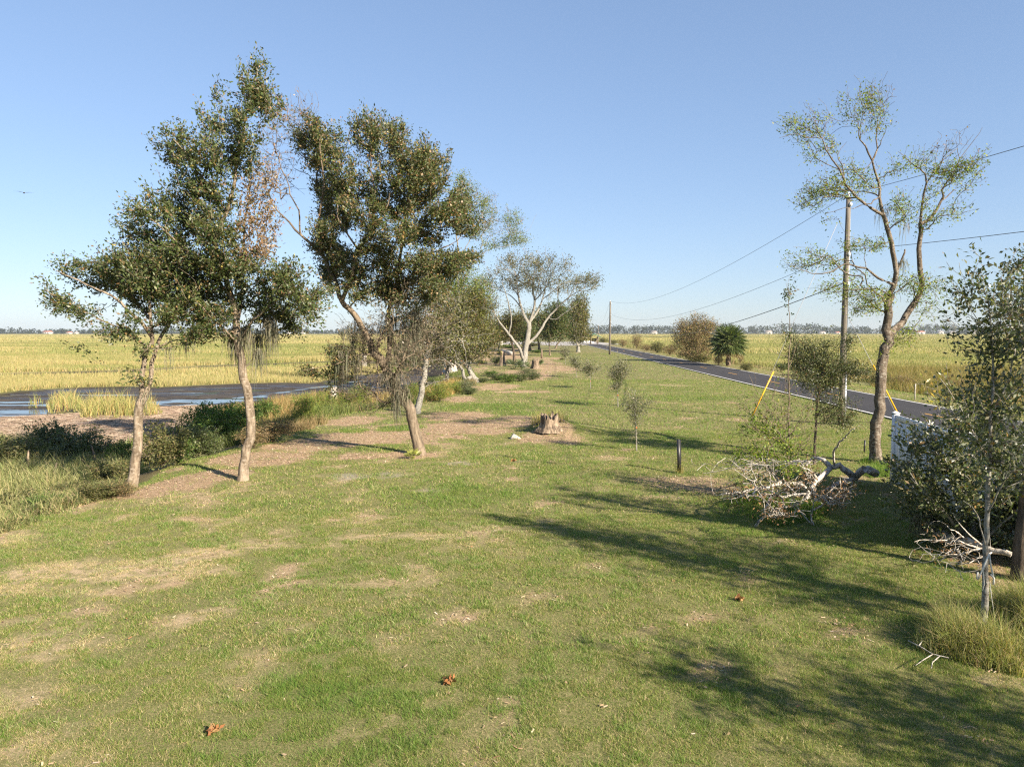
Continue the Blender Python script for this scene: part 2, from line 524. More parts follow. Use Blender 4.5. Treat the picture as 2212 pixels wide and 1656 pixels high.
def build_mud():
    xs = np.arange(-62, 1, 0.36); ys = np.arange(36, 84, 0.3)
    X, Y = np.meshgrid(xs, ys); x, y = X.ravel(), Y.ravel()
    d = pdist(x, y, MUD)
    bump_ = (fbm(x * 0.16, y * 0.9, 21, 4) - 0.5) * 0.13 + (fbm(x * .30, y * 2.0, 31, 5) - 0.5) * 0.24
    z = MZ + 0.005 + bump_
    left = sstep(-16, -30, x)
    z -= left * 0.03
    for S, w, k in ((STREAK, 0.9, 0.085), (STREAK2, 2.4, 0.06), (STREAK3, 1.6, 0.06), (STREAK4, 1.6, 0.06)):
        z -= k * np.exp(-(dseg(x, y, S) / w) ** 2)
    z = np.where(d < 0, z + np.clip(-d * 0.09, 0, 0.12), z)
    keep = d > -1.2
    nx, ny = len(xs), len(ys)
    i = np.arange(nx * ny).reshape(ny, nx)
    q = np.stack([i[:-1, :-1], i[:-1, 1:], i[1:, 1:], i[1:, :-1]], -1).reshape(-1, 4)
    q = q[keep[q].all(1)]
    z = np.where(d < -0.5, z - sstep(-0.5, -1.2, d) * 0.3, z)
    me = newmesh('mud_flat', np.stack([x, y, z], 1), q, smooth=True)
    t = NT('wet_mud')
    n = t.noise(1.6, 6, 0.7, t.coord((0.35, 1, 1))); f = t.noise(16, 5, 0.7, t.coord())
    c = t.mix(t.ramp(n, 0.35, 0.65), (0.030, 0.026, 0.022), (0.075, 0.062, 0.048))
    c = t.mix(t.ramp(f, 0.55, 0.75), c, (0.13, 0.10, 0.072))
    c = t.mix(t.ramp(t.noise(0.25, 4, 0.6, t.coord()), 0.56, 0.70), c, (0.055, 0.068, 0.030))
    wet = t.noise(0.55, 5, 0.65, t.coord((0.3, 1.2, 1)))
    t.base(c); t.rough(t.mix(t.ramp(wet, 0.42, 0.60), (0.95,) * 3, (0.34,) * 3)); t.p.inputs['Specular IOR Level'].default_value = 0.3; t.bump(f, 1.0, 0.05)
    tag(link('mud_flat', me, t.m), 'dark wet mud of the tidal creek below the bank', 'mud', kind='structure')
    w = MB(); zz = MZ - 0.062
    P = [p for p in MUD]
    w.quad((-90, 30, zz), (3, 30, zz), (3, 90, zz), (-90, 90, zz))
    t = NT('still_water')
    t.base((0.03, 0.035, 0.035)); t.rough(0.06); t.p.inputs['IOR'].default_value = 1.33
    t.bump(t.noise(7, 3, 0.5, t.coord((0.5, 1, 1))), 0.05, 0.02)
    v = np.array([[p[0], p[1], zz] for p in P])
    o = link('water', newmesh('water', v, [np.arange(len(v))[None, :]]), t.m)
    tag(o, 'shallow tidal water lying in the mud of the creek', 'water', kind='structure')


# ------------------------------------------------------------------ road
def strip(name, L0, L1, y0, y1, z, mat, label, cat, step=4.0, kind='structure'):
    ys = np.arange(y0, y1 + 0.01, step)
    a = np.stack([L0 + TR * ys, ys, np.full(len(ys), z)], 1); b = a.copy(); b[:, 0] = L1 + TR * ys
    v = np.stack([a, b], 1).reshape(-1, 3); k = np.arange(len(ys) - 1) * 2
    q = np.stack([k, k + 1, k + 3, k + 2], 1)
    return tag(link(name, newmesh(name, v, q), mat), label, cat, kind=kind)


def build_road():
    t = NT('asphalt')
    f = t.noise(60, 4, 0.7, t.coord()); n = t.noise(0.7, 5, 0.6, t.coord((1, 0.2, 1)))
    c = t.mix(f, (0.026, 0.026, 0.028), (0.058, 0.056, 0.058))
    c = t.mix(t.math('MULTIPLY', t.ramp(n, 0.45, 0.7), 0.5), c, (0.066, 0.062, 0.062))
    t.base(c); t.p.inputs['Specular IOR Level'].default_value = 0.2; t.rough(0.9); t.bump(f, 0.3, 0.01)
    strip('road', 16.38, 21.8, -60, 240, 0.045, t.m, 'dark grey asphalt two lane road running past the lawn', 'road')
    wl = plain('white_road_paint', (0.72, 0.72, 0.70), 0.7, var=0.15, scale=9)
    yl = plain('yellow_road_paint', (0.62, 0.33, 0.04), 0.7, var=0.15, scale=9)
    for m_ in (wl, yl):
        nt = m_.node_tree; p_ = nt.nodes['Principled BSDF'] if 'Principled BSDF' in nt.nodes else [q for q in nt.nodes if q.type == 'BSDF_PRINCIPLED'][0]
        src = p_.inputs['Base Color'].links[0].from_socket; nz = nt.nodes.new('ShaderNodeTexNoise'); nz.inputs['Scale'].default_value = 2.2; nz.inputs['Detail'].default_value = 6
        mr = nt.nodes.new('ShaderNodeMapRange'); mr.inputs[1].default_value = .46; mr.inputs[2].default_value = .66; nt.links.new(nz.outputs[0], mr.inputs[0])
        mm = nt.nodes.new('ShaderNodeMix'); mm.data_type = 'RGBA'; nt.links.new(mr.outputs[0], mm.inputs[0]); nt.links.new(src, mm.inputs[6]); mm.inputs[7].default_value = (.10, .095, .085, 1); nt.links.new(mm.outputs[2], p_.inputs['Base Color'])
    strip('edge_line', 16.50, 16.64, -60, 239, 0.050, wl, 'white painted line along the lawn side of the road', 'road marking')
    strip('edge_line', 21.52, 21.66, -60, 239, 0.050, wl, 'white painted line along the marsh side of the road', 'road marking')
    m = MB()
    for k in range(-8, 15):
        y0 = 56.6 + 12.0 * k; L = 19.08
        m.quad((L - .06 + TR * y0, y0, .05), (L + .06 + TR * y0, y0, .05), (L + .06 + TR * (y0 + 3), y0 + 3, .05), (L - .06 + TR * (y0 + 3), y0 + 3, .05))
    tag(m.build('centre_line', yl), 'broken yellow centre line painted down the road', 'road marking', kind='structure')
    g = plain('pale_gravel', (0.34, 0.32, 0.30), 0.9, var=0.2, scale=3)
    v = np.array([[14, 214, .03], [36, 236, .03], [34, 300, .03], [-12, 300, .03], [-14, 252, .03], [8, 232, .03]])
    tag(link('gravel_lot', newmesh('gravel_lot', v, [np.arange(6)[None, :]]), g), 'pale gravel turning area at the far end of the road', 'gravel lot', kind='structure')
    tan = plain('road_shoulder_sand', (0.20, 0.17, 0.10), 0.95, var=0.4, scale=5)


# ------------------------------------------------------------------ blades, leaves, chips
def blades(P, H, W, lean, yaw, cols, tipcol=1.0):
    """two segment grass blades; lean (n,2) sideways bend of the tip"""
    n = len(P)
    side = np.stack([np.cos(yaw), np.sin(yaw), np.zeros(n)], 1)
    up = np.array([0, 0, 1.0])
    ln = np.concatenate([lean, np.zeros((n, 1))], 1)
    mid = P + up * (H * 0.55)[:, None] + ln * 0.3
    tip = P + up * (H * np.clip(1 - 0.35 * (np.linalg.norm(lean, axis=1) / (H + 1e-6)) ** 2, 0.3, 1))[:, None] + ln
    w = (W / 2)[:, None]
    V = np.stack([P - side * w, P + side * w, mid - side * w * 0.75, mid + side * w * 0.75, tip], 1).reshape(-1, 3)
    k = (np.arange(n) * 5)[:, None]
    Fq = k + np.array([[0, 1, 3, 2]]); Ft = k + np.array([[2, 3, 4]])
    C = np.repeat(cols[:, None, :], 5, 1)
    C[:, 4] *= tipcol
    return V, Fq, Ft, C.reshape(-1, 3)


def tri_blades(P, H, W, lean, yaw, cols):
    n = len(P)
    side = np.stack([np.cos(yaw), np.sin(yaw), np.zeros(n)], 1) * (W / 2)[:, None]
    tip = P + np.stack([lean[:, 0], lean[:, 1], H], 1)
    V = np.stack([P - side, P + side, tip], 1).reshape(-1, 3)
    return V, np.arange(n * 3).reshape(n, 3), np.repeat(cols, 3, 0)


def pick(n, pal, wts, var=0.18, rg=R):
    pal = np.array(pal, float); wts = np.array(wts, float); wts = wts / wts.sum()
    c = pal[rg.choice(len(pal), n, p=wts)]
    return c * (1 + (rg.random((n, 1)) - 0.5) * 2 * var) * (1 + (rg.random((n, 3)) - 0.5) * 0.16)


def leaves(P, D, L, W, cols, rg=R, upb=0.3):
    """folded diamond leaves at P pointing along D"""
    n = len(P)
    D = D / (np.linalg.norm(D, axis=1)[:, None] + 1e-9)
    N = rg.normal(size=(n, 3)); N[:, 2] += upb
    S = np.cross(D, N); S /= np.linalg.norm(S, axis=1)[:, None] + 1e-9
    N = np.cross(S, D)
    L = L[:, None]; W = W[:, None]
    mid = P + D * L * 0.48
    V = np.stack([P, mid + S * W / 2 + N * W * 0.15, P + D * L, mid - S * W / 2 + N * W * 0.15], 1).reshape(-1, 3)
    return V, np.arange(n * 4).reshape(n, 4), np.repeat(cols, 4, 0)


def chips(P, L, W, cols, rg=R, tilt=0.15):
    n = len(P)
    a = rg.random(n) * 6.283
    D = np.stack([np.cos(a), np.sin(a), rg.normal(size=n) * tilt], 1); S = np.stack([-np.sin(a), np.cos(a), rg.normal(size=n) * tilt], 1)
    D = D * (L / 2)[:, None]; S = S * (W / 2)[:, None]
    V = np.stack([P - D - S * .6, P + D * .9 - S, P + D + S * .6, P - D * .8 + S], 1).reshape(-1, 3)
    return V, np.arange(n * 4).reshape(n, 4), np.repeat(cols, 4, 0)


def frustum_pts(n, y0, y1, k=0.76, pad=1.5, rg=R, pw=2.0):
    u = rg.random(n); y = (y0 ** pw + u * (y1 ** pw - y0 ** pw)) ** (1 / pw)
    x = (rg.random(n) * 2 - 1) * (k * y + pad)
    return x, y


def build_lawn():
    Vs, Fs, Cs, off = [], [], [], 0
    for (y0, y1, n, w, h) in ((4.6, 9, 620000, .0048, .030), (9, 16, 760000, .0072, .034), (16, 30, 620000, .012, .042), (30, 62, 380000, .024, .055), (62, 140, 160000, .055, .07)):
        x, y = frustum_pts(n, y0, y1)
        s, L = bank_s(x, y), lat(x, y)
        Z = zones(x, y)
        clump = fbm(x * 5.0, y * 5.0, 55, 2); pat = fbm(x * 0.5, y * 0.5, 57, 3)
        dens = (0.22 + 1.15 * sstep(0.38, 0.62, clump)) * (1 - 0.93 * Z['mulch']) * (1 - 0.40 * Z['dry']) * (1 - 0.9 * Z['sand']) + 0.3 * Z['lush'] * (1 - Z['mulch']) + .25 * sstep(-1, 5, x)
        ok = (R.random(n) < dens) & (s < 0.9) & ((L < 16.46 + .1 * R.random(n)) | ((L > 21.9) & (L < 25.5)))
        x, y, Z = x[ok], y[ok], {k: v[ok] for k, v in Z.items()}; pat = pat[ok]; L = L[ok]; n = len(x)
        P = np.stack([x, y, hgt(x, y) - 0.004], 1)
        g = pick(n, [(.125, .205, .035), (.170, .245, .048), (.25, .275, .075), (.46, .37, .20), (.22, .27, .05)], [4, 4, 3, 2.0, 1.2], .28)
        st_ = pick(n, [(.48, .38, .21), (.58, .48, .29), (.33, .28, .12)], [2, 2, 1])
        lu = pick(n, [(.145, .225, .04), (.20, .27, .055), (.13, .195, .04), (.27, .27, .09)], [1, 1, 1, .6])
        strawp = np.clip(0.15 - .07 * sstep(-1, 4, x) + 0.55 * Z['dry'] + 0.35 * (L > 21), 0, 0.85)
        c = np.where((R.random(n) < strawp)[:, None], st_, g)
        c = np.where((R.random(n) < np.clip(Z['lush'] * .8 + (pat - .56) * 3 + .30 * sstep(-1, 5, x) * sstep(12, 24, y) + .4 * sstep(2, 7, x) * sstep(24, 40, y), 0, .85))[:, None], lu, c)
        clump = clump[ok]
        big = (fbm(x * 2.2, y * 2.2, 59, 2) > .60) & (R.random(n) < .5)
        c = np.where(big[:, None], c * [.78, .95, .8], c)
        H = h * (0.55 + R.random(n) * 0.9) * (.6 + .8 * clump) * (1 + .5 * big) * (1 + 0.4 * Z['lush']) * (1 - 0.3 * Z['dry'])
        V, f, C = tri_blades(P, H, np.full(n, w) * (0.7 + R.random(n) * .6), R.normal(size=(n, 2)) * (H * 0.75)[:, None], R.random(n) * 6.283, c)
        Vs.append(V); Fs.append(f + off); Cs.append(C); off += len(V)
    me = newmesh('lawn_grass', np.concatenate(Vs), np.concatenate(Fs), np.concatenate(Cs))
    tag(link('lawn_grass', me, M_blade), 'short mown green grass with dry straw patches across the lawn', 'grass', kind='stuff')
    # wood chips and straw on the bare patches
    Vs, Fs, Cs, off = [], [], [], 0
    for (y0, y1, n, l) in ((6, 20, 60000, .045), (20, 45, 130000, .07), (45, 110, 60000, .14)):
        x, y = frustum_pts(n, y0, y1)
        Z = zones(x, y)
        ok = (R.random(n) < np.clip(Z['mulch'] + 0.10 * Z['dry'], 0, 1)) & (bank_s(x, y) < 1.8) & (lat(x, y) < 16)
        x, y = x[ok], y[ok]; n = len(x)
        P = np.stack([x, y, hgt(x, y) + 0.012 + R.random(n) * .012], 1)
        c = pick(n, [(.55, .41, .28), (.70, .57, .41), (.36, .24, .15), (.19, .12, .07), (.44, .29, .17)], [3, 1.6, 3, 3, 1])
        V, f, C = chips(P, l * (.5 + R.random(n) * 1.2), l * .28 * (.6 + R.random(n)), c)
        Vs.append(V); Fs.append(f + off); Cs.append(C); off += len(V)
    me = newmesh('wood_chips', np.concatenate(Vs), np.concatenate(Fs), np.concatenate(Cs))
    tag(link('wood_chips', me, M_chip), 'tan bark chips and dead leaf litter on the bare ground beneath the oaks', 'wood chips', kind='stuff')
    # dry leaves lying loose on the lawn
    x, y = frustum_pts(330, 5.5, 24); ok = (bank_s(x, y) < 0) & (lat(x, y) < 9.5); x, y = x[ok], y[ok]; n = len(x)
    P = np.stack([x, y, hgt(x, y) + .03], 1)
    V, f, C = chips(P, .03 + R.random(n) * .04, .016 + R.random(n) * .018, pick(n, [(.42, .30, .17), (.34, .17, .07), (.48, .37, .24)], [2, 1, 2]), tilt=.12)
    tag(link('fallen_leaves', newmesh('fallen_leaves', V, f, C), M_chip), 'scattered dry tan and orange leaves lying on the lawn', 'leaves', kind='stuff')


def mound_blades(name, polys, n, H, W, pal, wts, label, cat, lean=0.35, z0=None, dens=None, tall=None, wind=(0, 0), kind='stuff', mat=None):
    Vs, Q, T, Cs, off = [], [], [], [], 0
    for poly in polys:
        pp = np.array([p[:2] for p in poly]); lo, hi = pp.min(0), pp.max(0)
        m = int(n * 3); x = lo[0] + R.random(m) * (hi[0] - lo[0]); y = lo[1] + R.random(m) * (hi[1] - lo[1])
        ok = inpoly(x, y, poly)
        cl = fbm(x * 1.4, y * 1.4, 91, 2)
        ok &= R.random(m) < sstep(0.25, 0.6, cl)
        x, y = x[ok][:n], y[ok][:n]; cl = cl[ok][:n]; k = len(x)
        P = np.stack([x, y, hgt(x, y) - 0.02], 1)
        h = H * (0.5 + 0.7 * R.random(k)) * (0.6 + 0.8 * cl)
        h = h * (.35 + .65 * sstep(0, .45, pdist(x, y, poly)))
        ln = R.normal(size=(k, 2)) * (h * lean)[:, None] + np.array(wind) * h[:, None]
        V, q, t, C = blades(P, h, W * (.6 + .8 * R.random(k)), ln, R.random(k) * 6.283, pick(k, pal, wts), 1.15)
        Vs.append(V); Q.append(q + off); T.append(t + off); Cs.append(C); off += len(V)
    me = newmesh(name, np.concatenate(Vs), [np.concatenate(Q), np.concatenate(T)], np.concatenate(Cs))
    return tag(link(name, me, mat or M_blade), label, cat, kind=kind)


def pxpoly(pts, z=0.0): return [at(a, b, z) for a, b in pts]


def build_marsh():
    Vs, Fs, Cs, off = [], [], [], 0
    spans = ((36, 75, 300000, .045, .62), (75, 150, 330000, .085, .72), (150, 320, 260000, .19, .75), (320, 700, 200000, .45, .8), (700, 1500, 120000, 1.1, .9))
    gold = [(.43, .355, .165), (.37, .32, .135), (.50, .42, .22), (.29, .28, .105)]
    for (y0, y1, n, w, h) in spans:
        x, y = frustum_pts(n, y0, y1, k=0.74, pad=3)
        s, L = bank_s(x, y), lat(x, y)
        okl = (s > 6.0) & (pdist(x, y, MUD) < -0.2 + (fbm(x * .45, y * .45, 13, 3) - .5) * 3.2) & (dseg(x, y, CHAN2) > 3.6 + fbm(x * .1, y * .1, 4, 2) * 4.0) & ~inpoly(x, y, WRACK)
        okl &= ~((y < 60) & (x > np.interp(y, [36, 60], [-60, -30])))
        okr = (L > 29 + fbm(x * .08, y * .08, 8, 2) * 7 - 1.5) & (y > 30)
        ok = okl | okr
        x, y, s, L, okl = x[ok], y[ok], s[ok], L[ok], okl[ok]; n = len(x)
        P = np.stack([x, y, hgt(x, y) - .05], 1)
        pat = fbm(x * .012, y * .03, 61, 4); pt2 = fbm(x * .09, y * .16, 63, 3)
        front = okl & (y < 92) 
        g1 = pick(n, gold, [3, 3, 1.2, 1], .10)
        g2 = pick(n, [(.27, .275, .095), (.21, .235, .075), (.345, .315, .125)], [3, 2, 1], .10)
        g3 = pick(n, [(.30, .20, .085), (.40, .28, .12), (.22, .19, .07)], [2, 2, 1], .15)
        pg = np.clip(sstep(.44, .56, pat * .6 + pt2 * .4), .06, .94)
        pg = np.where(front, .82, pg); band = fbm(x * .004, y * .035, 67, 3); pg = np.where(y > 500, np.maximum(pg, .6), pg)
        pg = np.where(~okl & (y < 400), pg * .55, pg)
        c = np.where((R.random(n) < pg)[:, None], g1, g2)
        gd = pick(n, [(.17, .19, .06), (.22, .22, .08)], [1, 1], .15)
        c = np.where((R.random(n) < sstep(.54, .66, band) * .75 * ~front)[:, None], gd, c)
        nearr = ~okl & (y < 75)
        c = np.where((nearr & (R.random(n) < sstep(.4, .6, pt2)))[:, None], g3, c)
        H = h * (.7 + .4 * R.random(n)) * (.55 + .9 * pt2) * np.where(~okl & (y < 100), .7, 1)
        V, f, C = tri_blades(P, H, w * (.6 + .8 * R.random(n)), R.normal(size=(n, 2)) * (H * .22)[:, None], R.normal(size=n) * .9, c)
        Vs.append(V); Fs.append(f + off); Cs.append(C); off += len(V)
    me = newmesh('marsh_grass', np.concatenate(Vs), np.concatenate(Fs), np.concatenate(Cs))
    tag(link('marsh_grass', me, M_blade), 'golden green cordgrass covering the wide flat salt marsh', 'marsh grass', kind='stuff')


def build_bank_growth():
    # mixed growth all down the slope of the bank
    n = 80000; y = 30 + 75 * R.random(n) ** 1.3; x = np.interp(y, EDGE[:, 0], EDGE[:, 1]) - (-.5 + 5.5 * R.random(n)); s = bank_s(x, y)
    ok = (s > -.2) & (pdist(x, y, MUD) < -.1) & ~inpoly(x, y, WRACK) & (fbm(x * .8, y * .8, 71, 3) > .42); x, y = x[ok], y[ok]; n = len(x)
    P = np.stack([x, y, hgt(x, y) - .03], 1); sc = np.clip(y / 40, .6, 2); c = fbm(x * .35, y * .35, 73, 2)[:, None]
    C = np.where(R.random((n, 1)) < sstep(.4, .6, c), pick(n, [(.14, .18, .05), (.20, .23, .07), (.10, .13, .04)], [2, 2, 1]), pick(n, [(.33, .24, .12), (.42, .33, .18), (.22, .16, .08)], [2, 2, 2]))
    H = (.25 + .45 * R.random(n)) * (.6 + c[:, 0])
    V, q, t, C = blades(P, H, .02 * sc, R.normal(size=(n, 2)) * (H * .45)[:, None], R.random(n) * 6.283, C)
    tag(link('bank_slope_grass', newmesh('bank_slope_grass', V, [q, t], C), M_blade), 'mixed green and brown growth on the slope of the creek bank', 'rough grass', kind='stuff')
    pale = [(.30, .29, .13), (.24, .26, .10), (.17, .20, .07), (.42, .37, .20)]
    mound_blades('bank_grass', [pxpoly([(-120, 935), (0, 928), (150, 935), (250, 958), (330, 985), (300, 1020), (240, 1040), (160, 1060), (60, 1090), (0, 1110), (-120, 1130)], -.4)], 20000, .72, .018, pale, [3, 3, 3, 2],
                 'tall pale green and straw grass growing down the bank beside the lawn', 'tall grass', lean=.5, wind=(-.25, .1))
    mound_blades('bank_weeds', [pxpoly([(-120, 1100), (60, 1075), (180, 1050), (270, 1040), (300, 1066), (200, 1095), (70, 1140), (-120, 1200)], -.1)], 9000, .40, .018, [(.17, .21, .07), (.26, .27, .11), (.40, .33, .18)], [2, 2, 2],
                 'low green weeds at the ragged left edge of the lawn', 'weeds', lean=.7)
    mound_blades('orange_reeds', [pxpoly([(455, 888), (540, 872), (633, 862), (711, 853), (790, 859), (850, 853), (870, 868), (784, 884), (718, 890), (660, 905), (620, 920), (560, 915), (480, 915)], -.6)], 15000, .75, .022,
                 [(.36, .24, .10), (.46, .34, .16), (.26, .15, .07), (.22, .21, .07), (.14, .15, .05)], [3, 2, 2, 2, 1.5], 'rusty orange reeds standing between the mud and the dirt bank', 'reeds', lean=.25)
    mound_blades('rust_grass', [pxpoly([(905, 872), (925, 845), (985, 832), (1010, 845), (985, 856), (945, 872)], -.2)], 6000, .8, .03, [(.36, .21, .08), (.27, .22, .06), (.45, .32, .13), (.18, .21, .05)], [2, 2, 2, 1],
                 'rusty grass tuft growing behind the slender leaning trunk', 'tall grass', lean=.3)
    mound_blades('verge_grass', [pxpoly([(1880, 795), (2230, 800), (2230, 850), (2060, 862), (1960, 852), (1880, 838)], -.5)], 34000, 1.05, .03, [(.21, .155, .06), (.33, .26, .10), (.19, .18, .05), (.14, .16, .045)], [3, 2, 2, 1],
                 'brown and green rough grass beyond the road', 'rough grass', lean=.4)
    mound_blades('roadside_growth', [pxpoly([(1300, 738), (1330, 741), (1460, 768), (1610, 795), (1700, 810), (1690, 800), (1600, 780), (1460, 755), (1340, 734)], -.3)], 22000, .95, .05, [(.24, .18, .09), (.17, .165, .06), (.33, .26, .14), (.12, .12, .045)], [2, 2, 1, 2],
                 'straggling brown weeds lining the marsh side of the road', 'weeds', lean=.5)
    mound_blades('tall_grass', [pxpoly([(1975, 1400), (2000, 1345), (2080, 1315), (2300, 1300), (2330, 1470), (2200, 1465), (2080, 1440), (2010, 1425)])], 12000, .55, .007, [(.22, .25, .07), (.30, .30, .11), (.46, .39, .20), (.15, .19, .05), (.30, .20, .10)], [3, 3, 3, 2, 1],
                 'uncut tall yellow green grass around the foot of the pale slender trunk', 'tall grass', lean=.42)
    mound_blades('long_grass', [pxpoly([(1545, 1085), (1600, 1070), (1740, 1090), (1800, 1090), (1780, 1120), (1680, 1140), (1590, 1130)]), pxpoly([(1840, 1010), (1880, 985), (1925, 1000), (1935, 1030), (1880, 1035)])], 7000, .3, .011, [(.11, .20, .03), (.15, .24, .04), (.22, .24, .07)], [3, 2, 1],
                 'long unmown green grass around the fallen white branches and near trunk', 'long grass', lean=.6)
    # marsh clumps that stand alone in the mud
    lab = ['small sparse cordgrass tuft alone at the far left of the mud', 'middle green gold cordgrass clump on the mud edge', 'largest gold cordgrass clump beside the pale oak trunk', 'green cordgrass clump right of the pale oak trunk on the wrack']
    for poly, n, h, l in (([(62, 884), (92, 882), (94, 868), (64, 868)], 120, 1.0, lab[0]), ([(95, 893), (185, 889), (180, 868), (110, 866)], 900, 1.05, lab[1]), ([(172, 906), (225, 908), (300, 904), (300, 882), (230, 878), (185, 880)], 1900, 1.15, lab[2]), ([(305, 905), (350, 897), (345, 880), (305, 880)], 520, .9, lab[3])):
        o = mound_blades('cordgrass_clump', [pxpoly(poly, MZ)], n, h, .03, [(.44, .37, .16), (.33, .32, .11), (.22, .25, .08), (.40, .27, .12)], [3, 3, 2, 1.5], l, 'grass clump', lean=.34, kind='thing')
        tag(o, group='cordgrass clumps on the mud')
    # driftwood reed straw on the strand
    n = 130000
    lo = np.min([p[:2] for p in WRACK], 0); hi = np.max([p[:2] for p in WRACK], 0)
    x = lo[0] + R.random(n) * (hi[0] - lo[0]); y = lo[1] + R.random(n) * (hi[1] - lo[1]); ok = pdist(x, y, WRACK) > -.3 - R.random(n) * 1.2
    x, y = x[ok], y[ok]; n = len(x)
    P = np.stack([x, y, hgt(x, y) + .02 + R.random(n) * .05], 1)
    a = R.normal(size=n) * .28
    D = np.stack([np.cos(a), np.sin(a), R.normal(size=n) * .06], 1) * (.1 + R.random(n) * .3)[:, None]
    S = np.stack([-np.sin(a), np.cos(a), R.normal(size=n) * .3], 1) * .007
    V = np.stack([P - D - S, P + D - S, P + D + S, P - D + S], 1).reshape(-1, 3)
    C = np.repeat(pick(n, [(.46, .35, .25), (.60, .49, .37), (.30, .21, .15), (.40, .29, .20)], [3, 2, 1.5, 2]), 4, 0)
    tag(link('wrack_straw', newmesh('wrack_straw', V, np.arange(n * 4).reshape(n, 4), C), M_chip), 'mat of dead brown reed straw washed up between the mud and the bank', 'reed straw', kind='stuff')


